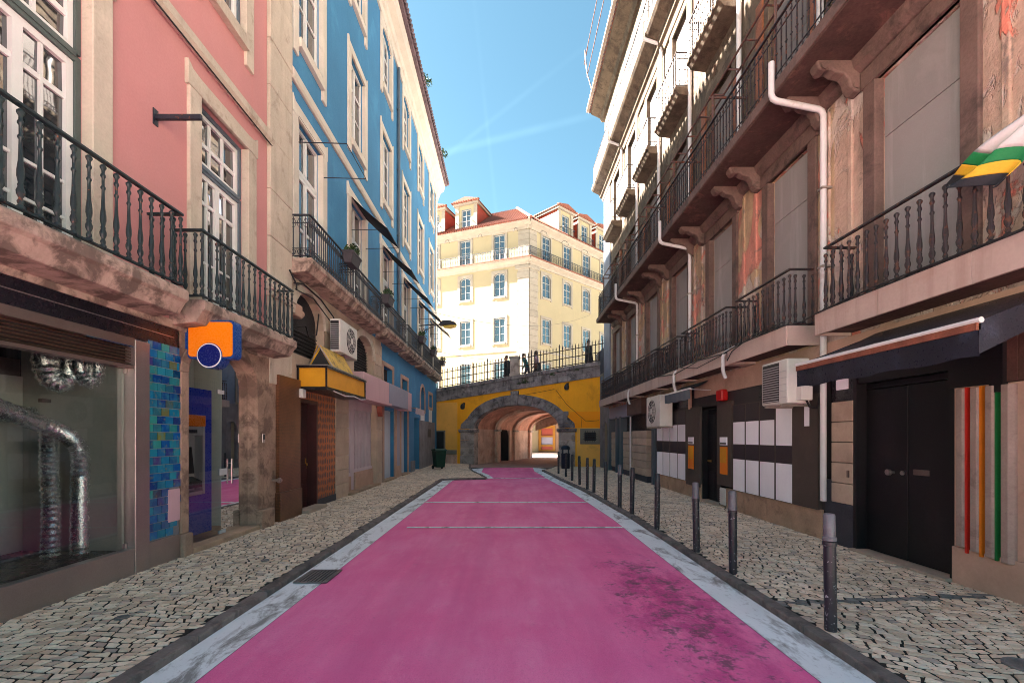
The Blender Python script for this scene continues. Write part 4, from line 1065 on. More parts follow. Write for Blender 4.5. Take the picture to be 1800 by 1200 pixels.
for (p0, p1) in (((.0, 3.14), (.25, 3.62)), ((.56, 3.14), (.25, 3.62)), ((0, 3.14), (.56, 3.14))): q.tube([(10.04, p0[0], p0[1]), (10.04, p1[0], p1[1])], .016, 4)
q.build('edge_trim', 'steel', yp)
def ac_unit(label, F, u0, u1, n0, n1, z0, z1, fan_u, fan_r, grille_near=False, front_grille=None):
    t_ = thing('air_conditioner', label, 'air conditioner', F((u0 + u1) / 2, n0, z0))
    q = MB(F); q.box(u0, u1, n0, n1, z0, z1); body = q.build('casing', 'ac_plastic', t_, bevel=.02)
    zc = (z0 + z1) / 2
    if fan_r:
        q = MB(F); q.prism(arc(fan_u, zc, fan_r, fan_r, 0, 2 * PI, 24)[:-1], n1, n1 + .012); fg = q.build('fan_guard', 'dark_grille', t_)
        q = MB(F)
        for k in range(1, 5):
            rr_ = fan_r * k / 4.2; q.tube([(fan_u + rr_ * math.cos(a * PI / 12), n1 + .02, zc + rr_ * math.sin(a * PI / 12)) for a in range(24)], .006, 4, True)
        for k in range(8): q.tube([(fan_u, n1 + .02, zc), (fan_u + fan_r * math.cos(k * PI / 4), n1 + .02, zc + fan_r * math.sin(k * PI / 4))], .006, 4)
        q.build('guard_wire', 'ac_plastic', fg)
        q = MB(F); q.prism(arc(fan_u, zc, fan_r * .22, fan_r * .22, 0, 2 * PI, 14)[:-1], n1 + .012, n1 + .03); q.build('hub', 'ac_plastic', fg)
    if front_grille:
        a, b_ = front_grille
        q = MB(F); q.box(a, b_, n1, n1 + .008, z0 + .04, z1 - .04); fg = q.build('coil_grille', 'dark_grille', t_)
        k = int((z1 - z0 - .1) / .04)
        q = MB(F)
        for i in range(k): q.box(a, b_, n1 + .008, n1 + .016, z0 + .05 + i * .04, z0 + .062 + i * .04)
        q.build('grille_bars', 'grey_plastic', fg)
    if grille_near:
        q = MB(F); q.box(u0 - .008, u0, n0 + .02, n1 - .04, z0 + .05, z1 - .05); fg = q.build('coil_grille', 'dark_grille', t_)
        k = int((z1 - z0 - .1) / .05)
        q = MB(F)
        for i in range(k): q.box(u0 - .016, u0 - .008, n0 + .02, n1 - .04, z0 + .06 + i * .05, z0 + .074 + i * .05)
        q.build('grille_bars', 'grey_plastic', fg)
    q = MB(F)
    for u in (u0 + .12, u1 - .16): q.box(u, u + .04, -.02, n1 + .02, z0 - .045, z0 - .003); q.box(u, u + .04, -.01, .03, z0 - .35, z0 - .045)
    q.build('bracket', 'sheet_metal', t_)
    return t_
ac_unit('white air conditioner with round fan above the yellow canopy sign', FL, 10.97, 12.2, .12, .38, 3.66, 4.46, 11.72, .32, True)
ps = thing('fascia_sign', 'pale pink boxed fascia sign over the slatted shopfront', 'sign', FL(14.6, .2, 2.45))
q = MB(FL); q.box(12.60, 15.3, -.02, .42, 2.74, 3.42); q.build('box', 'pink_panel', ps, bevel=.012)
q = MB(FL); q.box(12.35, 15.5, -.02, .46, 2.66, 2.735); q.build('ledge', 'pink_panel', ps)
ls = thing('fascia_sign', 'blank grey lilac sign panel with pink end beside the pink sign', 'sign', FL(16.6, .2, 2.45))
q = MB(FL); q.box(15.32, 18.2, -.02, .43, 2.70, 3.42); q.build('panel', 'lilac_panel', ls, bevel=.01)
q = MB(FL); q.box(18.21, 18.9, -.02, .42, 2.66, 3.40); q.build('end_piece', 'pink_panel', ls, bevel=.01)
rl = thing('shield_lamp', 'small red shield shaped sign under the pink fascia', 'sign', FL(15.0, .3, 2.3))
q = MB(FL); q.prism([(15.0, 2.62), (15.24, 2.62), (15.24, 2.42), (15.12, 2.28), (15.0, 2.42)], .1, .26); q.build('shield', 'house_red', rl, bevel=.01)
def awning(name, label, F, u0, u1, n0, zt, n1, zb, val, mt, group=None, bar='steel', valmat=None):
    t_ = thing(name, label, 'awning', F((u0 + u1) / 2, 0, zb), group)
    q = MB(F); k = 8
    top = [[(u0 + (u1 - u0) * i / k, n0 + (n1 - n0) * j / 4, zt + (zb - zt) * j / 4 - .03 * math.sin(PI * j / 4)) for i in range(k + 1)] for j in range(5)]
    pts = [p for r_ in top for p in r_]
    q.add(pts + [(a, b_, c - .012) for a, b_, c in pts], [(j * (k + 1) + i, j * (k + 1) + i + 1, (j + 1) * (k + 1) + i + 1, (j + 1) * (k + 1) + i) for j in range(4) for i in range(k)] + [((j * (k + 1) + i) + 45, (j + 1) * (k + 1) + i + 45, (j + 1) * (k + 1) + i + 1 + 45, j * (k + 1) + i + 1 + 45) for j in range(4) for i in range(k)])
    q.build('canvas', mt, t_, smooth=True)
    if val:
        q = MB(F); n_ = 16
        up = [(u0 + (u1 - u0) * i / n_, n1 + .012, zb - .015) for i in range(n_ + 1)]
        dn = [(u0 + (u1 - u0) * i / n_, n1 + .012 + .018 * math.sin(i * 2.1) - .02, zb - val + .012 * math.sin(i * 1.3)) for i in range(n_ + 1)]
        q.add(up + dn, [(i, i + 1, n_ + 2 + i, n_ + 1 + i) for i in range(n_)]); q.build('valance', valmat or mt, t_, smooth=True)
    q = MB(F); q.tube([(u0 - .02, n1, zb - .005), (u1 + .02, n1, zb - .005)], .025 if val else .014, 8); q.build('front_bar', bar, t_)
    q = MB(F)
    for u in (u0 + .03, u1 - .03): q.tube([(u, .0, zb - .04), (u, n1, zb - .02)], .01, 5)
    q.build('arm', bar, t_)
    return t_
for i, c in enumerate(bc[1:]):
    awning('window_awning', 'black canvas window awning on the blue house, ' + ['nearest of five', 'second of five', 'third of five', 'fourth of five', 'last of five, by the bridge'][i], FL, c - .66, c + .66, .06, 8.30, 1.05, 7.42, 0, 'black_canvas', 'black awnings of the blue house', 'blue_black_iron')
fr_ = thing('awning_frame', 'bare black awning frame without cloth on the first blue window', 'awning frame', FL(10.15, 0, 7.4))
q = MB(FL); q.tube([(9.5, .02, 7.75), (9.5, 1.05, 7.72), (10.8, 1.05, 7.72), (10.8, .02, 7.75)], .011, 5); q.tube([(9.5, .0, 7.3), (9.5, .05, 8.3), (10.8, .05, 8.3), (10.8, .0, 7.3)], .010, 5); q.build('rod', 'blue_black_iron', fr_)
awning('shop_awning', 'small faded shop awning beside the grey lilac sign', FL, 18.7, 20.6, .02, 2.98, .62, 2.80, .24, 'lilac_paint', None, 'steel')
def shrub(parent, c, r, n_, rnd, mt='leaf'):
    q = MB()
    for i in range(n_):
        d = Vector((rnd.gauss(0, 1), rnd.gauss(0, 1), rnd.gauss(0, 1))).normalized() * r * rnd.random() ** .4
        p = Vector(c) + Vector((d.x, d.y, abs(d.z) * 1.15 - .05))
        a = Vector((rnd.gauss(0, 1), rnd.gauss(0, 1), rnd.gauss(0, 1))).normalized(); b_ = a.cross(Vector((rnd.gauss(0, 1), rnd.gauss(0, 1), rnd.gauss(0, 1)))).normalized()
        s = r * rnd.uniform(.16, .3)
        q.add([tuple(p - a * s), tuple(p + b_ * s * .4), tuple(p + a * s), tuple(p - b_ * s * .4)], [(0, 1, 2, 3)])
    return q.build('leaves', mt, parent)
rnd = random.Random(3)
for i, (u, lb) in enumerate(((11.35, 'largest and nearest planter box with shrub on a blue house balcony'), (14.75, 'second planter box with shrub along the blue house balconies'), (20.7, 'third planter box with shrub along the blue house balconies'), (23.9, 'fourth planter box with shrub along the blue house balconies'), (27.2, 'farthest planter box with shrub on the last blue balcony'))):
    t_ = thing('planter', lb, 'planter', FL(u, .5, 5.85), 'planters on the blue house balconies')
    q = MB(FL); q.add([(u - .26, .42, 5.86), (u + .26, .42, 5.86), (u + .26, .60, 5.86), (u - .26, .60, 5.86), (u - .32, .40, 6.10), (u + .32, .40, 6.10), (u + .32, .66, 6.10), (u - .32, .66, 6.10)], [(0, 3, 2, 1), (4, 5, 6, 7), (0, 1, 5, 4), (1, 2, 6, 5), (2, 3, 7, 6), (3, 0, 4, 7)])
    q.box(u - .335, u + .335, .385, .675, 6.09, 6.14); q.build('box', 'planter', t_, bevel=.01)
    q = MB(FL); q.tube([(u, .52, 6.1), (u + .02, .52, 6.3)], .015, 5); q.build('stem', 'dark_wood', t_)
    shrub(t_, FL(u, .52, 6.24), .20, 170, rnd)
for i, (u, lb) in enumerate(((20.4, 'weed tuft growing from the blue house eaves, nearer one'), (25.6, 'weed tuft growing from the blue house eaves, farther one'))):
    t_ = thing('weed', lb, 'weed', FL(u, .6, 17.4)); shrub(t_, FL(u, .68, 17.5), .34, 110, rnd)
# wall lantern on a scrolled bracket
u = 22.3
lt = thing('wall_lantern', 'street lantern on scrolled iron arm fixed to the blue house', 'lantern', FL(u, 0, 6.6))
q = MB(FL); q.tube([(u, 0, 7.05), (u, 1.0, 7.12), (u, 1.35, 7.1)], .025, 6); q.tube([(u, .02, 6.5), (u, .25, 6.75), (u, .6, 6.95), (u, 1.0, 7.1)], .016, 5); q.tube([(u, .35 + .16 * (1 - a / 26) * math.cos(a * .5), 6.78 + .16 * (1 - a / 26) * math.sin(a * .5)) for a in range(24)], .013, 5); q.box(u - .04, u + .04, -.01, .02, 6.4, 7.2); q.build('arm', 'blue_black_iron', lt)
q = MB(FL)
hd = [(1.05, 7.12), (1.2, 7.28), (1.55, 7.30), (1.85, 7.2), (1.92, 7.08), (1.05, 7.05)]
q.prism_u(hd, u - .16, u + .16); q.build('hood', 'blue_black_iron', lt, bevel=.04)
q = MB(FL); q.prism_u([(1.2, 7.05), (1.9, 7.08), (1.84, 6.96), (1.6, 6.90), (1.32, 6.93)], u - .14, u + .14); q.build('glass', 'lamp_glass', lt, bevel=.04)
# wheeled bins by the far corner
def bin_(label, x, y, mt):
    t_ = thing('wheeled_bin', label, 'bin', (x, y, 0)); t_.rotation_euler = (0, 0, .5)
    q = MB(); q.add([(x - .22, y - .22, .10), (x + .22, y - .22, .10), (x + .22, y + .25, .10), (x - .22, y + .25, .10), (x - .28, y - .30, .92), (x + .28, y - .30, .92), (x + .28, y + .30, .92), (x - .28, y + .30, .92)], [(0, 3, 2, 1), (4, 5, 6, 7), (0, 1, 5, 4), (1, 2, 6, 5), (2, 3, 7, 6), (3, 0, 4, 7)]); q.build('body', mt, t_, bevel=.02)
    q = MB(); q.prism_u([(y - .34, .925), (y + .34, .925), (y + .34, .98), (y - .1, 1.03), (y - .34, .96)], x - .30, x + .30)
    q.v = [Vector((a.x, a.y, a.z)) for a in q.v]; q.build('lid', mt, t_, bevel=.015)
    for s in (-.24, .24):
        q = MB(); q.tube([(x + s - .03, y + .26, .1), (x + s + .03, y + .26, .1)], .1, 12); q.build('wheel', 'rubber', t_)
    q = MB(); q.tube([(x - .25, y + .36, .95), (x + .25, y + .36, .95)], .018, 6); q.build('handle', mt, t_)
bin_('dark green wheeled bin at the far corner of the blue house', -3.45, 22.8, 'bin_green')
# ------------------------------------------------------------------ bridge carrying the upper street
BO = Vector((-4.42, 28.3)); BD = Vector((.923, -.384)).normalized(); BN = Vector((BD.y, -BD.x))   # BN looks back at the camera
if BN.y > 0: BN = -BN
FB = lambda u, n, z: (BO.x + BD.x * u + BN.x * n, BO.y + BD.y * u + BN.y * n, z)
br = thing('bridge', 'ochre road bridge with dark stone arch closing the street', 'bridge', FB(5.2, 0, 0))
BU = (-.6, 10.6)
zb = lambda u: 3.78 + (u / 10.15) * 1.06        # underside of the parapet band
zp = lambda u: zb(u) + .82                      # parapet top
CU, AW, AH, ZI = 5.23, 2.62, 1.34, 2.10
el = lambda u, a, h: ZI + h * math.sqrt(max(0, 1 - ((u - CU) / a) ** 2))
def face(name, mt, ua, ub, z0=None, z1=None, n=0):
    q = MB(FB); N = max(2, int((ub - ua) / .12))
    for i in range(N):
        a, b_ = ua + (ub - ua) * i / N, ua + (ub - ua) * (i + 1) / N
        lo = lambda u: (z0 if z0 is not None else 0) if abs(u - CU) >= 3.0 else el(u, 3.0, AH + .3)
        hi = lambda u: z1 if z1 is not None else zb(u)
        q.poly([(a, n, lo(a)), (b_, n, lo(b_)), (b_, n, hi(b_)), (a, n, hi(a))])
    return q.build(name, mt, br)
face('wall', 'bridge_ochre', BU[0], BU[1])
q = MB(FB); q.box(-.6, 1.44, -.05, .022, 0, 3.72); q.build('wall_panel', 'bridge_ochre_pale', br)
q = MB(FB); q.box(8.86, 10.6, -.05, .022, 0, 2.62); q.build('wall_panel', 'bridge_ochre_pale', br)
q = MB(FB); q.box(8.45, 10.6, -.05, .026, 2.10, 2.98); q.build('repainted_patch', 'bridge_ochre_fresh', br)
N = 12                                           # sloping parapet band, stone by stone
for r_, (d0, d1, pr) in enumerate(((0, .30, .10), (.304, .60, .06), (.604, .82, .13))):
    for i in range(N):
        off = .5 * (r_ % 2) * (BU[1] - BU[0]) / N
        a = max(BU[0], BU[0] + (BU[1] - BU[0]) * i / N - off) + .006; b_ = min(BU[1], BU[0] + (BU[1] - BU[0]) * (i + 1) / N - off + (off if i == N - 1 else 0)) - .006
        q = MB(FB); q.prism([(a, zb(a) + d0), (b_, zb(b_) + d0), (b_, zb(b_) + d1), (a, zb(a) + d1)], -.35, pr + RN.uniform(-.012, .012)); q.build('parapet_stone', 'black_stone', br, bevel=.02)
NV = 21                                          # arch stones
ao, bo = AW + .62, AH + .60
for i in range(NV):
    t0, t1 = PI - PI * (i + .02) / NV, PI - PI * (i + .98) / NV
    key = i == NV // 2
    e = .10 if key else 0
    pts = []
    for j in range(3):
        t_ = t0 + (t1 - t0) * j / 2; pts.append((CU + AW * math.cos(t_), ZI + AH * math.sin(t_)))
    for j in range(3):
        t_ = t1 + (t0 - t1) * j / 2; pts.append((CU + (ao + e) * math.cos(t_), ZI + (bo + e * 2.2) * math.sin(t_)))
    q = MB(FB); q.prism(pts, -.5, .09 + (.06 if key else RN.uniform(-.01, .01))); q.build('arch_stone', 'black_stone', br, bevel=.015)
for s in (-1, 1):                                # shoulders and piers
    a, b_ = CU + s * AW, CU + s * 3.55
    lo, hi = min(a, b_), max(a, b_)
    q = MB(FB); sh = [(CU + s * (ao - .04), ZI)] + [(CU + s * (ao - .04 - .10 * k / 4), ZI + .1 + .52 * k / 4) for k in range(5)] + [(CU + s * (3.50), ZI + .28), (CU + s * 3.55, ZI)]
    q.prism(sh if s < 0 else sh[::-1], -.05, .075); q.build('arch_shoulder', 'black_stone', br, bevel=.01)
    z = 0
    for k, h in enumerate((.50, .46, .46, .46)):
        q = MB(FB); q.box(lo, hi, -.5, .07 + (.05 if k == 0 else 0) + RN.uniform(-.006, .006), z + .003 - (.05 if k == 0 else 0), z + h - .003); q.build('pier_stone', 'pier_stone', br, bevel=.015); z += h
    q = MB(FB); q.prism_u([(-.5, z + .002), (.10, z + .002), (.18, z + .1), (.18, ZI - .03), (-.5, ZI - .004)], lo - .08, hi + .08); q.build('impost', 'black_stone', br, bevel=.01)
# tunnel under the upper street
LT = 10.0
def tunnel_wall(u, n0, n1, mt='tunnel_plaster', name='tunnel_wall'):
    q = MB(FB); q.poly([(u, -n0, -.07), (u, -n1, -.07), (u, -n1, ZI + .02), (u, -n0, ZI + .02)]); return q.build(name, mt, br)
uL, uR = CU - AW - .02, CU + AW + .02
tunnel_wall(uL, .4, 3.2); tunnel_wall(uL, 5.4, LT); tunnel_wall(uR, .4, LT)
q = MB(FB); A = arc(CU, ZI, AW + .02, AH + .02, PI, 0, 24)
for i in range(24):
    (ua, za), (ub, zb_) = A[i], A[i + 1]
    q.poly([(ua, -.4, za), (ub, -.4, zb_), (ub, -LT, zb_), (ua, -LT, za)])
q.build('vault', 'tunnel_vault', br, smooth=True)
for nn in (3.0, 6.2, 9.4):                       # ribs carried on flat piers
    q = MB(FB); A1 = arc(CU, ZI, AW - .16, AH - .14, PI, 0, 24); A2 = arc(CU, ZI, AW + .05, AH + .05, PI, 0, 24)
    for k in range(24): q.prism([A1[k], A1[k + 1], A2[k + 1], A2[k]], -nn - .5, -nn)
    rb = q.build('vault_rib', 'tunnel_plaster', br)
    for s in (-1, 1):
        lo, hi = sorted((CU + s * (AW - .16), CU + s * (AW + .03)))
        q = MB(FB); q.box(lo, hi, -nn - .5, -nn, -.07, ZI - .12); q.build('rib_pier', 'tunnel_plaster', rb, bevel=.01)
        lo, hi = sorted((CU + s * (AW - .24), CU + s * (AW + .03)))
        q = MB(FB); q.box(lo, hi, -nn - .56, -nn + .06, ZI - .118, ZI - .002); q.build('rib_cap', 'pier_stone', rb, bevel=.01)
q = MB(FB); q.box(uL - 1.2, uL - 1.15, -5.45, -3.15, -.07, 2.6); q.box(uL - 1.2, uL, -3.2, -3.15, -.07, 2.6); q.box(uL - 1.2, uL, -5.45, -5.4, -.07, 2.6); q.build('niche', 'dark_room', br)
q = MB(FB); q.prism_u([(-5.4, 2.12), (-5.4, 1.9)] + [(-4.3 - 1.1 * math.cos(a * PI / 10), 1.75 + .55 * math.sin(a * PI / 10)) for a in range(0, 11)] + [(-3.2, 2.12), (-3.2, 2.5), (-5.4, 2.5)], uL - .05, uL); q.build('niche_arch', 'tunnel_plaster', br)
for s in range(2):                               # tall wooden leaf with mouldings, folded open
    q = MB(FB); q.box(uL - .06, uL + .07, -3.85 - s * .66, -3.24 - s * .66, -.07, 2.36 if s == 0 else 2.2)
    if s == 0:
        d_ = q.build('door', 'tunnel_wood', br, bevel=.02)
        for z0, z1 in ((.1, .75), (.85, 2.2)):
            q = MB(FB); q.box(uL + .07, uL + .10, -3.75, -3.34, z0, z1); q.build('panel', 'tunnel_wood', d_, bevel=.02)
q = MB(FB); q.box(uL - .02, uL + .08, -3.24, -3.02, -.07, ZI); q.box(uL - .02, uL + .08, -5.62, -5.4, -.07, ZI); q.build('niche_pier', 'tunnel_plaster', br)
# deck of the upper street
q = MB(FB); N = 12
for i in range(N):
    a, b_ = -9 + 27 * i / N, -9 + 27 * (i + 1) / N
    q.poly([(a, -.34, zp(a) - .38), (b_, -.34, zp(b_) - .38), (b_, -LT, zp(b_) - .38), (a, -LT, zp(a) - .38)])
    if abs((a + b_) / 2 - CU) > 3: q.poly([(a, -LT, -.1), (b_, -LT, -.1), (b_, -LT, zp(b_) - .38), (a, -LT, zp(a) - .38)])
q.poly([(3, -LT, ZI), (7.6, -LT, ZI + 1.4), (7.6, -LT, zp(7.6) - .38), (3, -LT, zp(3) - .38)])
q.build('upper_street_deck', 'pier_stone', br)
# fittings on the face
q = MB(FB); q.box(-.1, .62, .022, .06, .68, 2.02); wf = q.build('window_surround', 'cream_stone', br, bevel=.01)
q = MB(FB); q.box(-.02, .52, .06, .065, .72, 1.93); q.build('shutter', 'dark_grille', wf)
q = MB(FB); q.box(.62, 1.42, .022, .16, .55, .82); q.build('stone_shelf', 'cream_stone', br, bevel=.02)
q = MB(FB); q.box(.3, 1.44, .022, .07, 0, .52); q.build('plinth', 'tunnel_plaster', br)
q = MB(FB); q.box(9.06, 10.15, .03, .06, 1.22, 2.06); gs = q.build('grille_surround', 'cream_stone', br, bevel=.01)
q = MB(FB); q.box(9.30, 9.92, .06, .065, 1.42, 1.86); q.build('opening', 'dark_room', gs)
for i in range(5):
    q = MB(FB); u = 9.36 + i * .125; q.tube([(u, .09, 1.34), (u, .09, 1.94)], .012, 5); q.build('bar', 'blue_black_iron', gs)
for z in (1.5, 1.64, 1.78):
    q = MB(FB); q.tube([(9.22, .095, z), (10.0, .095, z)], .012, 5); q.build('bar', 'blue_black_iron', gs)
for (u, z, lb) in ((1.92, 3.38, 'small black wall lamp on the ochre bridge, left of the arch'), (8.35, 4.28, 'small black wall lamp on the ochre bridge, right of the arch')):
    t_ = thing('wall_lamp', lb, 'lamp', FB(u, 0, z), 'wall lamps on the bridge')
    q = MB(FB); q.box(u - .06, u + .06, 0, .04, z + .1, z + .3); q.tube([(u, .04, z + .25), (u, .2, z + .22)], .02, 5); q.build('arm', 'blue_black_iron', t_)
    q = MB(FB); q.lathe([(.05, z + .22), (.13, z + .12), (.14, z - .02), (.09, z - .1), (.0, z - .12)], (u, .22), 10); q.build('shade', 'blue_black_iron', t_, smooth=True)
q = MB(FB); q.tube([(5.6, .03, 4.0), (6.6, .03, 4.12), (7.6, .03, 4.27)], .01, 4); q.tube([(7.7, .03, 4.2), (8.3, .03, 3.4), (9.1, .03, 2.7), (9.4, .03, 2.45), (10.1, .03, 2.5)], .01, 4); q.tube([(9.1, .03, 2.7), (9.15, .03, 2.1)], .008, 4); q.build('cable_run', 'cable', br)
q = MB(FB); q.box(8.15, 8.4, .02, .14, 2.8, 3.02); q.box(8.2, 8.35, .02, .2, 2.55, 2.78); q.build('cable_box', 'grey_stone', br)
# weeds in the parapet joints
rnd = random.Random(5)
for (u, z, r_, lb) in ((5.9, .32, .24, 'weed patch on the parapet just right of the keystone'), (5.5, .3, .14, 'small weed on the parapet above the keystone'), (7.55, .50, .18, 'weed patch on the parapet midway to the right end'), (8.9, .55, .14, 'small weed high on the parapet near its right end'), (6.75, .7, .1, 'tiny weed under the railing below the woman in lilac')):
    t_ = thing('weed', lb, 'weed', FB(u, .1, zb(u) + z)); shrub(t_, FB(u, .13, zb(u) + z), r_, 90, rnd)
# stone post and iron railing on the parapet
q = MB(FB); zz = zp(5.15); q.box(4.93, 5.38, -.34, .06, zz - .05, zz + 1.02); q.box(4.88, 5.43, -.38, .10, zz + 1.02, zz + 1.14); q.box(4.9, 5.41, -.36, .08, zz - .05, zz + .14); q.build('parapet_post', 'pier_stone', br, bevel=.02)
spk = MB(); spk.lathe([(.022, 0), (.022, 1.08), (.036, 1.10), (.004, 1.26)], k=5); spk = spk.mesh('bar', 'brown_black_iron')
for (a, b_, lb) in ((-.6, 4.86, 'spiked iron railing on the bridge parapet left of the stone post'), (5.45, 10.6, 'spiked iron railing on the bridge parapet right of the stone post')):
    t_ = thing('iron_railing', lb, 'railing', FB((a + b_) / 2, -.1, zp((a + b_) / 2)), 'railings on the bridge')
    n_ = round((b_ - a) / .185)
    for i in range(n_ + 1):
        u = a + (b_ - a) * i / n_; put(spk, 'bar', t_, FB(u, -.12, zp(u) - .03), 0, (1.5, 1.5, 1.1) if i % 9 == 4 else None)
    for d in (.10, .52, .96):
        q = MB(FB); q.tube([(a, -.12, zp(a) + d), (b_, -.12, zp(b_) + d)], .026, 5); q.build('cross_rail', 'brown_black_iron', t_)
# ------------------------------------------------------------------ people on the bridge
def person(label, u, n, h, lean, face_u, top, legs, coat=None, stride=.22, hair_long=False, skirt=None):
    """one skinned body; clothing, hair as children.  face_u: +1 walks to the right along the parapet"""
    z0 = zp(u) - .38
    base = Vector(FB(u, n, z0))
    t_ = thing('person', label, 'person', base)
    f = Vector((BD.x, BD.y, 0)) * face_u; s = Vector((-f.y, f.x, 0)); U = Vector((0, 0, 1))
    def P(a, b_, c): return f * (a * h) + s * (b_ * h) + U * (c * h)
    L = lean
    J = {'pel': P(0, 0, .52), 'bel': P(.01 + L * .3, 0, .61), 'che': P(.02 + L * .7, 0, .73), 'nek': P(.02 + L, 0, .835), 'hd1': P(.035 + L * 1.15, 0, .89), 'hd2': P(.035 + L * 1.2, 0, .965)}
    for sd, k in ((1, 'l'), (-1, 'r')):
        st = stride * sd * .5
        J['hip' + k] = P(0, .055 * sd, .49); J['kne' + k] = P(st * .55 + .03, .055 * sd, .275); J['ank' + k] = P(st, .055 * sd, .045); J['toe' + k] = P(st + .10, .06 * sd, .018)
        J['sho' + k] = P(.015 + L * .9, .115 * sd, .80); J['elb' + k] = P(-st * .45 + L * .7 - .01, .15 * sd, .63); J['wri' + k] = P(-st * .6 + .09 + L * .7, .14 * sd, .50); J['han' + k] = P(-st * .6 + .12 + L * .7, .135 * sd, .445)
    names = list(J); ix = {k: i for i, k in enumerate(names)}
    E = [('pel', 'bel'), ('bel', 'che'), ('che', 'nek'), ('nek', 'hd1'), ('hd1', 'hd2')]
    for k in 'lr': E += [('pel', 'hip' + k), ('hip' + k, 'kne' + k), ('kne' + k, 'ank' + k), ('ank' + k, 'toe' + k), ('che', 'sho' + k), ('sho' + k, 'elb' + k), ('elb' + k, 'wri' + k), ('wri' + k, 'han' + k)]
    me = bpy.data.meshes.new('body'); me.from_pydata([tuple(J[k]) for k in names], [(ix[a], ix[b_]) for a, b_ in E], [])
    o = bpy.data.objects.new('body', me); COL.objects.link(o); o.parent = t_; WL[o.name] = base
    rad = {'pel': .085, 'bel': .075, 'che': .088, 'nek': .034, 'hd1': .052, 'hd2': .048, 'hip': .058, 'kne': .038, 'ank': .024, 'toe': .02, 'sho': .042, 'elb': .029, 'wri': .02, 'han': .022}
    sm = o.modifiers.new('skin', 'SKIN'); sm.use_smooth_shade = True
    for k in names:
        v = me.skin_vertices[0].data[ix[k]]; r_ = rad[k[:3]] * h; v.radius = (r_, r_)
        if k == 'pel': v.use_root = True
    sb = o.modifiers.new('sub', 'SUBSURF'); sb.levels = 1; sb.render_levels = 2
    # cloth colours by height on the body
    key = 'figure_' + top + '_' + legs
    if key not in MT:
        t = NT(key); tc = t.n.new('ShaderNodeTexCoord'); sp_ = t.n.new('ShaderNodeSeparateXYZ'); t.l.new(tc.outputs['Object'], sp_.inputs[0])
        def base_c(n_): return {'cloth_dark': (.02, .022, .03), 'cloth_teal': (.03, .13, .14), 'cloth_lilac': (.36, .24, .30), 'cloth_jeans': (.05, .06, .1), 'skin': (.42, .24, .17)}[n_]
        zz = t.math('DIVIDE', sp_.outputs[2], h)
        cc = t.ramp(zz, [(0, (.02, .015, .015)), (.05, base_c(legs)), (.50, base_c(top)), (.835, base_c('skin'))], True)
        t.set(cc, .8, 0, .3)
    me.materials.append(MT[key])
    q = MB(); c = base + J['hd2'] - f * (.012 * h)                                 # hair
    q.lathe([(.001, c.z + .052 * h), (.036 * h, c.z + .044 * h), (.056 * h, c.z + .012 * h), (.058 * h, c.z - .025 * h), (.046 * h, c.z - (.10 if hair_long else .05) * h)], (c.x - f.x * .012 * h, c.y - f.y * .012 * h), 10); q.build('hair', 'hair', t_, smooth=True)
    if coat:
        q = MB(); c = base
        q.lathe([(.02 * h, c.z + .84 * h), (.10 * h, c.z + .80 * h), (.118 * h, c.z + .70 * h), (.105 * h, c.z + .60 * h), (.125 * h, c.z + .48 * h), (.14 * h, c.z + .30 * h)], (c.x + f.x * .02 * h, c.y + f.y * .02 * h), 12); q.build('coat', coat, t_, smooth=True)
    if skirt:
        q = MB(); c = base
        q.lathe([(.085 * h, c.z + .58 * h), (.115 * h, c.z + .48 * h), (.13 * h, c.z + .30 * h)], (c.x, c.y), 12); q.build('skirt', skirt, t_, smooth=True)
    return t_, base, f, s
person('person in dark clothes walking left of the stone post on the bridge', 4.55, -.55, 1.74, .03, -1, 'cloth_dark', 'cloth_dark', 'cloth_dark')
person('person in teal jacket leaning forward right of the stone post', 5.80, -.55, 1.66, .12, -1, 'cloth_teal', 'cloth_jeans')
_, pb, pf, ps_ = person('person in lilac jacket and dark skirt walking on the bridge', 6.40, -.6, 1.70, .04, -1, 'cloth_lilac', 'cloth_dark', None, .3, True, 'cloth_dark')
q = MB(); c = pb + ps_ * .30 + Vector((0, 0, .78)); q.lathe([(.02, c.z + .16), (.10, c.z + .15), (.14, c.z), (.13, c.z - .12), (.02, c.z - .15)], (c.x, c.y), 10); q.tube([tuple(c + Vector((0, 0, .13)) - pf * .08), tuple(c + Vector((0, 0, .5)) - ps_ * .08), tuple(c + Vector((0, 0, .13)) + pf * .08)], .012, 5)
q.build('shoulder_bag', 'bag_brown', smooth=True, loc=tuple(c), label='brown bag hanging at the side of the person in lilac', cat='bag')
person('person in long dark coat at the right end of the bridge railing', 9.45, -.55, 1.74, .02, -1, 'cloth_dark', 'cloth_dark', 'cloth_dark', .16)

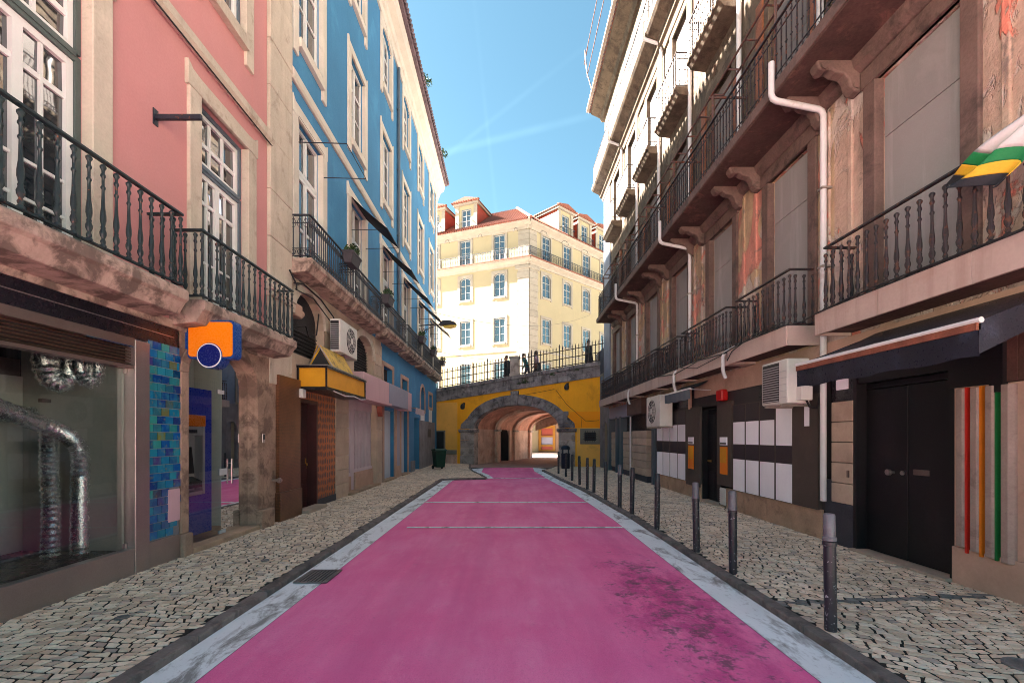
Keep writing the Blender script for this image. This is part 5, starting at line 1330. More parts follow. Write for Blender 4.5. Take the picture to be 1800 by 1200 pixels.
# ------------------------------------------------------------------ cream corner house above the bridge
YC = Vector((2.035, 44.0))
def yframe(d):
    d = Vector(d).normalized(); nn = Vector((d.y, -d.x))
    if nn.y > 0: nn = -nn
    return lambda u, n, z: (YC.x + d.x * u + nn.x * n, YC.y + d.y * u + nn.y * n, z)
FY1, FY2 = yframe((-.93, .366)), yframe((.727, .687))
ye = thing('corner_house', 'cream corner house with red tiled roof and dormers above the bridge', 'house', (2.035, 44, 0))
c1 = [3.1, 6.88, 10.6, 14.4]; c2 = [2.5, 5.8, 9.1, 12.4, 15.7]
for F, cs, UE in ((FY1, c1, 16.5), (FY2, c2, 18)):
    hs = []
    for c in cs: hs += [(c - .62, c + .62, 6.6, 9.0), (c - .62, c + .62, 11.0, 13.4), (c - .62, c + .62, 15.55, 17.85, .4), (c - .62, c + .62, 19.1, 21.65)]
    m = MB(F); wall_holes(m, 0, UE, 0, 22.0, hs, 0, .22); m.build('wall', 'cream_plaster', ye)
    for c in cs:
        window(ye, F, c - .62, c + .62, 6.6, 9.0, 2, (.33, .66), n=-.13, outer='grey_blue_wood', fmat='far_frame', fw=.055, mw=.03, sur=.2, smat='cream_stone', split=False)
        window(ye, F, c - .62, c + .62, 11.0, 13.4, 2, (.33, .68), n=-.13, outer='grey_blue_wood', fmat='far_frame', fw=.055, mw=.03, sur=.24, smat='cream_stone', split=False, foot=.32)
        window(ye, F, c - .62, c + .62, 15.55, 17.85, 2, (.33, .66), n=-.13, outer='grey_blue_wood', fmat='far_frame', fw=.055, mw=.03, sur=.24, smat='cream_stone', split=False, arch=.4, foot=.3)
        window(ye, F, c - .62, c + .62, 19.1, 21.65, 2, (.25, .5, .75), n=-.13, outer='grey_blue_wood', fmat='far_frame', fw=.055, mw=.03, sur=.22, smat='cream_stone', split=False, sill=False, name='balcony_door')
    m = MB(F); m.prism_u([(-.02, 18.3), (.12, 18.3), (.20, 18.5), (.50, 18.66), (.55, 18.85), (-.02, 18.9)], -.3, UE); m.build('balcony_cornice', 'cream_stone', ye)
    m = MB(F); m.box(-.4, UE, .3, .62, 18.86, 18.95); m.build('cornice_tiles', 'roof_tile', ye)
    m = MB(F); m.prism_u([(-.02, 21.75), (.10, 21.75), (.2, 22.0), (.55, 22.2), (.62, 22.4), (-.02, 22.4)], -.3, UE); m.build('eaves_cornice', 'cream_stone', ye)
    m = MB(F); m.box(0, UE, -.02, .05, 10.0, 10.2); m.box(0, UE, -.02, .05, 4.5, 5.9); m.build('string_course', 'cream_stone', ye)
    # quoin stones
    z = 5.9; k = 0
    while z < 18.2:
        q = MB(F); q.box(.0 if F is FY1 else .03, 1.25 if k % 2 == 0 else 1.15, -.05, .07, z + .006, min(z + .62, 18.25) - .006); q.build('quoin', 'cream_stone', ye, bevel=.02); z += .62; k += 1
    z = 18.95; k = 0
    while z < 21.7:
        q = MB(F); q.box(.0 if F is FY1 else .03, 1.1, -.05, .05, z + .006, min(z + .6, 21.72) - .006); q.build('quoin', 'cream_stone', ye, bevel=.02); z += .6; k += 1
    q = MB(F); q.box(-.1, 1.4, -.05, .16, 17.95, 18.28); q.build('quoin_capital', 'cream_stone', ye, bevel=.03)
    # iron balcony railing
    q = MB(F); q.box(-.3, UE, .40, .43, 19.88, 19.93); rl_ = q.build('railing', 'blue_black_iron', ye)
    q = MB(F); q.box(-.3, UE, .41, .425, 18.98, 19.0); q.box(-.3, UE, .41, .425, 19.72, 19.735); q.build('railing_rail', 'blue_black_iron', rl_)
    q = MB(F); u = -.3
    while u < UE:
        q.tube([(u, .415, 18.95), (u, .415, 19.9)], .022, 4)
        q.tube([(u + .14 + .10 * math.cos(a * PI / 4), .415, 19.4 + .22 * math.sin(a * PI / 4)) for a in range(8)], .011, 4, True); u += .28
    set_props(q.build('railing_bars', 'blue_black_iron', rl_), kind='stuff')
    # laundry brackets under the eaves
    for c in [c - 1.9 for c in cs] if F is FY1 else [c - 1.0 for c in cs]:
        q = MB(F); q.tube([(c, 0, 21.7), (c, .3, 21.9), (c, .6, 21.75), (c, .9, 21.5), (c, 1.0, 21.2)], .02, 4); q.build('wall_hook', 'blue_black_iron', ye)
# roof: hip over the corner, tile rows as real ridges
def P1(u, n, z): return Vector(FY1(u, n, z))
def P2(u, n, z): return Vector(FY2(u, n, z))
c_out = Vector(FY1(0, 0, 0)); n1_ = P1(0, 1, 0) - P1(0, 0, 0); n2_ = P2(0, 1, 0) - P2(0, 0, 0)
# eave corner where both overhang lines meet
d1 = P1(1, 0, 0) - P1(0, 0, 0); d2 = P2(1, 0, 0) - P2(0, 0, 0)
def corner_at(o):
    A_ = P1(0, o, 0); B_ = P2(0, o, 0)
    det = d1.x * -d2.y - -d2.x * d1.y
    rx, ry = B_.x - A_.x, B_.y - A_.y
    t_ = (rx * -d2.y - -d2.x * ry) / det
    return A_ + d1 * t_
ec, ic = corner_at(.65), corner_at(-4.6)
q = MB()
for (F, d, UE) in ((FY1, d1, 16.5), (FY2, d2, 18)):
    e_end = Vector(F(UE, .65, 0)); i_end = Vector(F(UE, -4.6, 0))
    q.poly([(ec.x, ec.y, 22.42), (e_end.x, e_end.y, 22.42), (i_end.x, i_end.y, 26.3), (ic.x, ic.y, 26.3)])
q.build('roof', 'roof_tile', ye)
q = MB()
for (F, d, UE) in ((FY1, d1, 16.5), (FY2, d2, 18)):
    for k in range(int(UE / .26)):
        u = .1 + k * .26
        a = Vector(F(u, .68, 0))
        # up-slope until the hip
        top = Vector(F(u, -4.6, 0))
        # hip line: from ec to ic ; inside when on the right side
        hip = ic - ec
        f1 = 1.0
        off = (a - ec).dot(d); hipd = (ic - ec).dot(d)
        if hipd > 0 and off < hipd: f1 = max(.05, off / hipd)
        b_ = a + (top - a) * f1
        q.tube([(a.x, a.y, 22.43), (b_.x, b_.y, 22.43 + 3.88 * f1)], .085, 5)
q.tube([(ec.x, ec.y, 22.5), (ic.x, ic.y, 26.4)], .16, 6)
set_props(q.build('roof_tiles', 'roof_tile', ye), kind='stuff')
q = MB(); pk = ic; q.add([tuple(ic) [:2] + (26.3,), tuple(FY1(16.5, -4.6, 26.3)), tuple(FY2(18, -4.6, 26.3)), tuple(FY2(10, -12, 27.5))], [(0, 1, 3), (0, 3, 2)]); q.build('roof_top', 'roof_tile', ye)
def dormer(F, c, hw=1.15):
    z0, z1 = 22.4, 25.35
    m = MB(F); wall_holes(m, c - hw, c + hw, z0, z1, [(c - .55, c + .55, 22.6, 24.95)], -.25, .15); d_ = m.build('dormer', 'cream_plaster', ye)
    for s in (-1, 1):
        q = MB(F); q.box(min(c + s * hw, c + s * (hw + .06)), max(c + s * hw, c + s * (hw + .06)), -4.2, -.3, z0, z1); q.build('dormer_cheek', 'red_cladding', d_)
        q = MB(F)
        for k in range(9): 
            if k % 2: continue
        q.box(min(c + s * (hw - .3), c + s * (hw + .08)), max(c + s * (hw - .3), c + s * (hw + .08)), -.3, -.18, z0, z1); q.build('dormer_pilaster', 'cream_stone', d_)
    window(ye, F, c - .55, c + .55, 22.6, 24.95, 2, (.25, .5, .75), n=-.36, fw=.06, fmat='far_frame', outer='grey_blue_wood', split=False, name='dormer_window')
    q = MB(F); q.box(c - hw - .25, c + hw + .25, -4.2, .0, z1, z1 + .22); q.build('dormer_cornice', 'cream_stone', d_)
    q = MB(F); q.prism([(c - hw - .38, z1 + .22), (c + hw + .38, z1 + .22), (c + hw + .2, z1 + .42), (c, z1 + .75), (c - hw - .2, z1 + .42)], -4.4, .12); q.build('dormer_roof', 'roof_tile', d_)
    q = MB(F)
    for k in range(12): q.tube([(c - hw - .35 + k * (2 * hw + .7) / 11, .16, z1 + .27), (c - hw - .35 + k * (2 * hw + .7) / 11, -.1, z1 + .36)], .09, 5)
    set_props(q.build('dormer_tile_ends', 'roof_tile', d_), kind='stuff')
    q = MB(F); q.box(c - .95, c + .95, .26, .29, 23.45, 23.5)
    for k in range(11): q.tube([(c - .93 + k * .186, .275, 22.42), (c - .93 + k * .186, .275, 23.47)], .014, 4)
    for s in (-.94, .94): q.box(c + s - .015, c + s + .015, -.25, .27, 23.45, 23.5)
    q.build('dormer_railing', 'blue_black_iron', d_)
for c in (6.88, 10.6, 14.4): dormer(FY1, c)
for c in (5.8, 9.1, 12.4): dormer(FY2, c)
q = MB(FY2); q.box(3.8, 4.3, -.4, -.36, 23.7, 24.6); q.build('dormer_side_window', 'white_wood', ye)
# ------------------------------------------------------------------ house seen through the tunnel
FE = lambda u, n, z: FB(u, n - 18.2, z)
hs = thing('tunnel_end_house', 'sunlit ochre house wall with yellow framed window seen through the arch', 'house', FE(1, 0, 0))
m = MB(FE); wall_holes(m, -3.5, 9, -.07, 4.7, [(.75, 1.95, .35, 2.45), (.75, 1.85, 2.85, 4.5)], 0, .2); m.build('wall', 'house_wall', hs)
for (ua, ub, z0, z1) in ((.75, 1.95, .35, 2.45),):
    q = MB(FE); q.box(ua - .25, ua, -.02, .06, z0 - .1, z1 + .3); q.box(ub, ub + .25, -.02, .06, z0 - .1, z1 + .3); q.box(ua, ub, -.02, .06, z1, z1 + .3); q.box(ua, ub, -.15, .05, 1.6, 1.75); q.box(ua, ub, -.15, .05, .7, .85); q.box(ua, ub, -.02, .06, z0 - .1, z0); wf = q.build('window_frame', 'house_yellow', hs)
    for (z0_, z1_, mt) in ((1.75, 2.45, 'house_red'), (.85, 1.6, 'lilac_panel'), (.35, .7, 'house_red')):
        q = MB(FE); q.box(ua, ub, -.16, -.12, z0_, z1_); q.build('pane', mt, wf)
    q = MB(FE); q.box(ua - .75, ua - .5, -.02, .06, .1, 3.0); q.build('trim', 'house_yellow', hs)
q = MB(FE); q.box(.5, 2.1, 0, .5, 2.75, 2.85); bl_ = q.build('balcony', 'pier_stone', hs)
q = MB(FE)
for k in range(12): q.tube([(.5 + k * .137, .46, 2.85), (.5 + (k + .9) * .137, .46, 3.7)], .018, 4); q.tube([(.5 + (k + .9) * .137, .46, 2.85), (.5 + k * .137, .46, 3.7)], .018, 4)
q.box(.5, 2.15, .44, .48, 3.7, 3.74); q.build('railing', 'blue_black_iron', bl_)
q = MB(FE); q.box(2.6, 3.2, 0, .1, 0, 4.5); q.build('stone_pier', 'house_wall', hs)
q = MB(FE); q.box(.8, 1.8, -.15, -.1, 2.85, 4.5); q.build('balcony_window', 'window_glass', hs)
q = MB(FE); q.box(-3.5, 9, 0, 1.3, -.07, .05); q.build('pavement_step', 'kerb_stone', hs)
# ------------------------------------------------------------------ weathered house, right-hand side
ri = thing('weathered_house', 'long weathered house with boarded windows and peeling plaster, right side', 'house', (XR, 12, 0))
rc = [5.52 + 2.515 * i for i in range(-2, 7)]
rc_v = [c for c in rc if c > 2.5]
UEND = 23.3; UNEAR = 2.0
h1 = [(c - .575, c + .575, 3.38, 6.40) for c in rc]; h2 = [(c - .55, c + .55, 7.05, 9.85) for c in rc]; h3 = [(c - .55, c + .55, 10.98, 13.5) for c in rc]; h4 = [(c - .5, c + .5, 14.6, 17.0) for c in rc]
m = MB(FR); wall_holes(m, UNEAR, 6.9, 2.95, 6.9, [h for h in h1 if h[1] < 6.9], 0, .22); m.build('wall', 'peeling_plaster', ri)
m = MB(FR); wall_holes(m, 6.9, UEND, 2.95, 6.9, [h for h in h1 if h[0] > 6.9], 0, .22); m.build('wall', 'peeling_ochre', ri)
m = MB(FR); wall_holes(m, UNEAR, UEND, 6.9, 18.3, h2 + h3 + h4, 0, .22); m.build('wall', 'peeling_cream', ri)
m = MB(FR); m.box(UNEAR, UEND - .01, -9, -.23, 2.8, 18.2); m.box(UNEAR, 4.2, -9, -.5, -.05, 2.8); m.box(4.2, UEND - .01, -9, -.6, -.05, 2.8); m.build('inner_block', 'dark_room', ri)
m = MB(FR); m.poly([(UEND, 0, 0), (UEND, -9, 0), (UEND, -9, 18.3), (UEND, 0, 18.3)]); m.build('end_wall', 'cream_old', ri)
def boarded(h, sur, zj, smat, bmat='board'):
    a, b_, c, d = h
    q = MB(FR); q.box(a + .008, b_ - .008, -.12, -.09, c, zj - .006); bo_ = q.build('window_board', bmat, ri)
    q = MB(FR); q.box(a + .008, b_ - .008, -.12, -.088, zj + .003, d - .01); q.build('upper_board', bmat, bo_)
    q = MB(FR); q.box(a - sur, a + .004, -.085, .045, c, d); q.box(b_ - .004, b_ + sur, -.085, .045, c, d); q.box(a - sur - .04, b_ + sur + .04, -.05, .05, d, d + sur * 1.25); q.build('surround', smat, bo_, bevel=.012)
for h in h1:
    if h[1] > 2.5: boarded(h, .20, 5.6, 'brown_stone')
for h in h2:
    if h[1] > 4: boarded(h, .17, 8.6, 'cornice_old', 'upper_board')
for h in h3:
    if h[1] > 6: boarded(h, .16, 12.4, 'cornice_old', 'upper_board')
for h in h4:
    if h[1] > 9: window(ri, FR, *h, 2, (.35, .7), n=-.14, sur=.14, smat='cornice_old', split=False, sill=False)
# plaster piers between the first floor windows stand proud
for c in rc_v[:-1]:
    q = MB(FR); q.box(c + 1.0, c + 1.08, -.01, .03, 3.4, 6.6); q.box(c + 1.46, c + 1.54, -.01, .03, 3.4, 6.6); q.build('plaster_strip', 'peeling_plaster' if c < 6 else 'peeling_ochre', ri, bevel=.01)
# first-floor balconies
bal_dark = turned(.80, 'brown_black_iron')
def marble_slab(u0, u1, over):
    k = max(1, round((u1 - u0) / 1.25))
    pieces = []
    for i in range(k):
        a, b_ = u0 + (u1 - u0) * i / k, u0 + (u1 - u0) * (i + 1) / k
        q = MB(FR); q.box(a + .003, b_ - .003, over - .02, over + .015, 3.06, 3.37); pieces.append(q)
    return pieces
def r_balcony(u0, u1, near, far, over=.48, sl0=None, sl1=None):
    q = MB(FR); s0, s1 = (sl0 if sl0 is not None else u0 - .08), (sl1 if sl1 is not None else u1 + .08)
    bo_ = balcony(ri, FR, u0, u1, 3.36, .26, over, .95, bal_dark, 'brown_black_iron', slab_mat='soffit', sp=.15, rotu=0, near=near, far=far, inset_=.06, flat_rail=.045)
    for p in marble_slab(s0, s1, over + .03): p.build('facing_slab', 'marble_slab', bo_, bevel=.004)
    if near: q = MB(FR); q.box(s0 - .012, s0 + .012, 0, over + .03, 3.06, 3.37); q.build('facing_slab', 'marble_slab', bo_, bevel=.004)
    if far: q = MB(FR); q.box(s1 - .012, s1 + .012, 0, over + .03, 3.06, 3.37); q.build('facing_slab', 'marble_slab', bo_, bevel=.004)
r_balcony(2.2, 6.49, False, True)
r_balcony(7.32, 9.03, True, True); r_balcony(9.45, 11.85, True, True); r_balcony(12.2, 14.0, True, True); r_balcony(14.1, 16.5, True, True); r_balcony(16.75, 19.2, True, True); r_balcony(19.5, 22.0, True, True)
q = MB(FR); q.box(9.1, 9.4, 0, .5, 3.06, 3.35); q.box(11.93, 12.13, 0, .5, 3.06, 3.35); q.build('slab_link', 'marble_slab', ri)
q = MB(FR)
q.tube([(2.2, .55, 3.40), (4, .56, 3.37), (5.5, .56, 3.40), (6.6, .55, 3.36), (7.2, .3, 3.42), (7.4, .55, 3.40), (8.6, .57, 3.36), (9.3, .56, 3.30), (10.5, .56, 3.36), (12, .56, 3.25), (13.5, .56, 3.38)], .013, 5)
q.tube([(7.3, .54, 3.44), (8.2, .56, 3.42), (8.9, .57, 3.28), (9.1, .57, 3.12), (9.15, .55, 3.3), (10.6, .56, 3.2), (11.6, .55, 3.36)], .009, 5); q.build('cable_run', 'cable', ri)
# long second-floor balcony on carved brackets
scr = scrollbar(.88, 'brown_black_iron')
balcony(ri, FR, 2.2, 21.0, 7.06, .20, .82, 1.0, scr, 'brown_black_iron', slab_mat='soffit', sp=.125, near=False, inset_=.05, flat_rail=.04, name='long_balcony', extra_rows=(.17, .80))
q = MB(FR); q.box(2.2, 21.1, .80, .86, 6.88, 7.05); q.build('balcony_edge', 'brown_stone', ri, bevel=.01)
brk = [(0, 6.88), (.62, 6.88), (.64, 6.82), (.60, 6.745), (.51, 6.725), (.44, 6.75), (.37, 6.70), (.25, 6.67), (.19, 6.60), (.17, 6.51), (.10, 6.44), (.0, 6.42)]
for c in rc_v:
    for u in (c + .92, c + 1.60):
        if u < 21:
            q = MB(FR); q.prism_u(brk, u - .085, u + .085); b_ = q.build('bracket', 'brown_stone', ri, bevel=.025)
            q = MB(FR); q.tube([(u - .10, .53, 6.79), (u + .10, .53, 6.79)], .055, 10); q.build('scroll', 'brown_stone', b_, smooth=True)
            q = MB(FR); q.tube([(u - .10, .085, 6.51), (u + .10, .085, 6.51)], .045, 10); q.build('scroll', 'brown_stone', b_, smooth=True)
q = MB(FR); q.prism_u([(-.01, 6.88), (.16, 6.88), (.12, 6.74), (.05, 6.68), (-.01, 6.66)], UNEAR, 21.2); q.build('bed_moulding', 'brown_stone', ri)
# horizontal pipe ladder over the balcony rail
ld = thing('pipe_ladder', 'rusty horizontal pipe ladder running above the long balcony rail', 'ladder', FR(11, .6, 8.6))
for n_ in (.50, .74):
    q = MB(FR); q.tube([(2.6, n_, 8.66), (20.3, n_, 8.66)], .022, 6); q.build('side_pipe', 'rusty_pipe', ld, smooth=True)
rg = MB(); rg.tube([(-.14, 0, 0), (.14, 0, 0)], .017, 6); rg = rg.mesh('rung', 'rusty_pipe', smooth=True)
for i in range(27): put(rg, 'rung', ld, FR(2.9 + i * .65, .62, 8.66))
for u in (5.0, 7.2, 9.4, 11.6, 13.9, 16.2, 18.5, 20.1):
    q = MB(FR); q.tube([(u, .72, 7.0), (u, .72, 8.64)], .025, 6); q.tube([(u, .0, 8.60), (u, .8, 8.60)], .024, 6); q.build('post', 'rusty_pipe', ld, smooth=True)
for c in rc_v:
    for u in (c + .8, c + 1.7):
        if u < 20.5:
            q = MB(FR); q.box(u - .11, u + .11, .02, .085, 7.06, 9.6 + .4 * math.sin(u * 3)); q.build('timber_prop', 'rusty_timber', ri)
# third-floor balconies
scr3 = scrollbar(.86, 'brown_black_iron')
for c in rc_v[1:]:
    if c < 22: balcony(ri, FR, c - .82, c + .82, 11.0, .22, .46, .95, scr3, 'brown_black_iron', slab_mat='cornice_old', sp=.125, cham=.06, inset_=.04, flat_rail=.04, extra_rows=(.16, .76))
# continuous top balcony and cornice
m = MB(FR); m.prism_u([(-.05, 13.75), (.06, 13.75), (.12, 13.9), (.20, 13.95), (.25, 14.1), (.55, 14.25), (.62, 14.32), (.62, 14.5), (-.05, 14.52)], UNEAR, UEND + .25); m.build('cornice', 'cornice_old', ri, bevel=.01)
for i in range(22):
    u = 1.5 + i * 1.0
    q = MB(FR); q.prism_u([(.0, 13.72), (.25, 14.08), (.5, 14.22), (.5, 14.26), (0, 14.2)], u - .12, u + .12); q.build('cornice_bracket', 'cornice_old', ri, bevel=.015)
balcony(ri, FR, 2.2, UEND + .1, 14.5, .1, .60, .92, scr3, 'brown_black_iron', sp=.13, near=False, slab=False, name='top_balcony', extra_rows=(.16, .74))
m = MB(FR); m.prism_u([(-.1, 17.9), (.10, 17.9), (.2, 18.1), (.62, 18.3), (.70, 18.42), (-.1, 18.6)], UNEAR, UEND + .3); m.build('eaves', 'cornice_old', ri)
q = MB(FR); u = 2.0
while u < UEND + .3:
    q.tube([(u, .78, 18.44), (u, -.6, 18.95)], .075, 6); u += .2
set_props(q.build('eaves_tiles', 'eave_tile', ri), kind='stuff')
q = MB(FR); q.prism_u([(-.6, 18.5), (.72, 18.4), (.74, 18.44), (-2.5, 19.6), (-9, 19.6), (-9, 18.5)], UNEAR, UEND + .28); q.build('roof', 'roof_tile', ri)
q = MB(FR); q.prism_u([(.74, 18.40), (.90, 18.40), (.90, 18.52), (.88, 18.52), (.88, 18.42), (.76, 18.42), (.76, 18.52), (.74, 18.52)], 2, UEND + .3); q.build('gutter', 'sheet_metal', ri)
# white drain pipes
def pipe(pts, r_=.045, nm='drainpipe', mt='white_pipe'):
    q = MB(FR); q.tube(pts, r_, 10); return q.build(nm, mt, ri, smooth=True)
def sm(pts):                                      # short elbows
    out = [pts[0]]
    for i in range(1, len(pts) - 1):
        a, b_, c = Vector(pts[i - 1]), Vector(pts[i]), Vector(pts[i + 1])
        la, lc = (a - b_).normalized() * .08, (c - b_).normalized() * .08
        out += [tuple(b_ + la), tuple(b_ + (la + lc) * .3), tuple(b_ + lc)]
    return out + [pts[-1]]
for (u, zl) in ((7.0, .62), (12.15, 3.4), (17.1, 3.4)):
    pipe(sm([(u, .90, 7.35), (u, .90, 6.78), (u, .10, 6.62), (u, .10, zl)]))
    for z in (4.2, 5.4): q = MB(FR); q.box(u - .06, u + .06, -.01, .155, z, z + .03); q.build('pipe_clip', 'sheet_metal', ri)
for u in (9.3, 12.05, 16.62): pipe(sm([(u, .2, 3.5), (u, .56, 3.3), (u, .56, 2.92), (u, .5, 2.8)]), .035, 'spout')
for u in (8.9, 14.4, 19.4): pipe(sm([(u, .70, 14.7), (u, .70, 14.2), (u, .10, 14.0), (u, .10, 11.2)]), .05)
for u in (7.1, 9.6, 12.2, 14.7, 17.2): pipe([(u, .08, 13.7), (u, .08, 7.2)], .05)

# ---- ground floor
q = MB(FR); wall_holes(q, UNEAR, 4.27, -.05, 2.96, [], -.01); q.build('wall', 'warm_stone', ri, label='tan stone wall at the right edge')
q = MB(FR); q.box(7.2, 12.0, -.1, .035, 2.62, 3.05); q.box(4.2, 7.2, -.1, .03, 2.72, 3.05); q.build('lintel', 'warm_stone', ri)
# black double door, near
q = MB(FR); q.box(5.06, 6.46, -.42, -.30, 2.28, 2.95); q.box(4.62, 5.10, -.06, .02, 2.14, 2.72); q.box(4.5, 4.63, -.04, .06, 2.05, 2.74); q.build('door_head', 'black_door', ri)
for (a, b_, s) in ((5.10, 5.765, 0), (5.775, 6.44, 1)):
    q = MB(FR); q.box(a, b_, -.18, -.12, .03, 2.26); d_ = q.build('door', 'black_door', ri, bevel=.006)
    if s == 0:
        q = MB(FR); q.box(5.47, 5.68, -.12, -.105, 1.13, 1.20); q.build('letter_slot', 'steel_dark', d_, bevel=.004)
    else:
        q = MB(FR); q.tube([(5.98, -.12, 1.14), (5.98, -.07, 1.14), (5.98, -.065, 1.14), (5.98, -.03, 1.14)], lambda f: .02 if f < .5 else .04, 10); q.tube([(5.84, -.12, 1.14), (5.84, -.10, 1.14)], .028, 10); q.build('knob', 'steel', d_, smooth=True)
q = MB(FR); q.box(6.44, 6.50, -.4, .02, 0, 2.95); q.box(5.05, 5.10, -.4, .0, 0, 2.3); q.box(5.1, 6.44, -.25, -.12, 2.27, 2.34); q.build('door_frame', 'black_door', ri)
q = MB(FR); q.box(5.05, 6.50, -.3, .10, -.03, .025); q.build('doorstep', 'rustic_stone', ri, bevel=.008)
q = MB(FR); q.box(5.0, 6.46, -.10, .0, 2.35, 2.96); q.build('fascia', 'black_door', ri)
for i in range(5):                              # coursed stone pier by the door
    q = MB(FR); z = .62 + i * .302; q.box(6.50, 6.93, -.2, .03, z + .004, z + .298); q.build('stone_block', 'rustic_stone', ri, bevel=.012)
q = MB(FR); q.box(6.50, 6.93, -.2, .028, -.03, .62); q.box(6.94, 7.10, -.2, .0, -.03, .95); q.build('plinth', 'slate_plinth', ri)
q = MB(FR); q.box(6.50, 6.95, -.2, .01, 2.135, 2.75); q.build('dark_infill', 'black_panel', ri)
q = MB(FR); q.box(6.60, 6.84, .012, .02, 2.30, 2.55); q.build('notice', 'paper', ri)
q = MB(FR); q.box(6.56, 6.59, .03, .05, 1.02, 1.12); q.build('door_hook', 'steel_dark', ri)
# fluted concrete relief with coloured stripes
q = MB(FR); q.box(4.28, 5.04, -.1, .006, .40, 2.14); q.build('relief_back', 'warm_stone', ri)
q = MB(FR); q.box(4.0, 5.05, -.1, .03, -.03, .40); q.build('plinth', 'warm_stone', ri, bevel=.01)
q = MB(FR); q.box(3.4, 4.22, -.1, .03, -.03, .30); q.build('plinth', 'slate_plinth', ri)
fl = [4.99, 4.84, 4.69, 4.54, 4.40]
for i, u in enumerate(fl[:4]):
    q = MB(FR); q.prism_z([(u - .125, .0), (u - .125, .03), (u - .10, .075), (u - .035, .075), (u - .02, .03), (u - .02, 0)], .42 - .02 * i, 2.12); q.build('concrete_flute', 'concrete', ri, bevel=.006)
for u, mt, nm in ((4.855, 'stripe_red', 'red painted groove'), (4.705, 'stripe_orange', 'orange painted groove'), (4.555, 'stripe_green', 'green painted groove')):
    q = MB(FR); q.box(u - .0, u + .024, .001, .055, .36, 2.13); q.build('painted_stripe', mt, ri, label=nm)
for z in range(9):
    q = MB(FR); q.box(3.3, 4.27, -.1, .035, .42 + z * .30, .714 + z * .30); q.build('stone_block', 'warm_stone', ri, bevel=.012)
q = MB(FR)
for i in range(7): q.box(4.3 + i * .11, 4.4 + i * .11, -.1, .012 + .006 * (i % 2), 2.15, 2.95)
q.build('timber_cladding', 'wine_cladding', ri)
# poster hoardings
def posters(u_far, u_near, cols, zb_, z1, z2, z3, zt, full_last=False, side=0):
    q = MB(FR); q.box(u_near, u_far, -.02, .05, zb_, zt); hb = q.build('hoarding', 'brown_board', ri)
    w = (u_far - u_near - side) / cols
    for i in range(cols):
        a = u_near + side + i * w + .03; b_ = u_near + side + (i + 1) * w - .03
        last = full_last and i == 0
        q = MB(FR); q.box(a, b_, .05, .056, zb_ + .01, z1); q.build('poster', 'paper', hb)
        q = MB(FR); q.box(a, b_, .05, .054, z1 + .003, z2 - .003); q.build('dark_poster', 'dark_print', hb)
        q = MB(FR); q.box(a, b_, .05, .056, z2, zt - .02 if last else z3); q.build('poster', 'paper', hb)
        if not last: q = MB(FR); q.box(a, b_, .05, .054, z3 + .003, zt - .02); q.build('dark_poster', 'dark_print', hb)
    return hb
hb1 = posters(9.92, 7.20, 4, .45, 1.13, 1.45, 1.92, 2.30, True, .62)
q = MB(FR); q.box(7.40, 7.52, .05, .056, 1.78, 2.16); q.build('notice', 'paper', hb1)
hb2 = posters(15.0, 12.55, 4, .40, 1.13, 1.48, 1.95, 2.35)
q = MB(FR); q.box(11.62, 12.50, -.02, .06, .32, 2.38); q.build('hoarding', 'brown_board', ri)
q = MB(FR); q.box(9.95, 10.62, -.02, .07, .50, 2.40); q.build('hoarding', 'brown_board', ri)
for (a, b_) in ((7.15, 7.9), (7.9, 8.7), (8.7, 9.5), (9.5, 10.3)):
    q = MB(FR); q.box(a + .004, b_ - .004, -.02, .02, -.03, .46); q.build('plinth_slab', 'plinth_stone', ri, bevel=.008)
for i in range(4):
    q = MB(FR); q.box(11.6 + i * .9, 12.49 + i * .9, -.02, .03, -.03, .40); q.build('plinth_slab', 'plinth_stone', ri, bevel=.008)
q = MB(FR); q.box(7.12, 12.5, -.1, .0, 2.30, 2.63); q.box(7.12, 9.95, -.1, -.02, .45, 2.3); q.box(11.6, 15.1, -.1, -.021, .4, 2.96); q.build('dark_band', 'charcoal_board', ri)
q = MB(FR); q.box(8.15, 8.95, .0, .012, 2.36, 2.60); q.box(12.2, 13.6, .0, .012, 2.42, 2.92); q.build('dark_window', 'black_panel', ri)
# graffiti-dark double door
for (a, b_) in ((10.66, 11.10), (11.11, 11.58)):
    q = MB(FR); q.box(a, b_, -.20, -.14, .03, 2.28); d_ = q.build('door', 'black_door', ri, bevel=.006)
    for z0, z1 in ((.12, .75), (.85, 1.5), (1.6, 2.15)):
        q = MB(FR); q.box(a + .06, b_ - .06, -.14, -.125, z0, z1); q.build('panel', 'black_door', d_, bevel=.01)
q = MB(FR); q.box(10.6, 11.64, -.3, .0, 2.28, 2.35); q.box(11.58, 11.64, -.3, .0, 0, 2.3); q.box(10.60, 10.66, -.3, .0, 0, 2.3); q.build('door_frame', 'black_door', ri)
q = MB(FR); q.box(11.34, 11.54, -.12, -.11, .98, 1.03); q.build('letter_slot', 'brass', ri)
q = MB(FR); q.box(10.55, 11.7, -.3, .08, -.03, .03); q.build('doorstep', 'rustic_stone', ri)
vt = MB(FR); vt.box(10.30, 10.56, .02, .035, .05, .44); vt = vt.build('vent_cover', 'white_wood', ri)
for i in range(7): q = MB(FR); q.box(10.31, 10.55, .035, .05, .08 + i * .05, .10 + i * .05); q.build('slat', 'white_wood', vt)
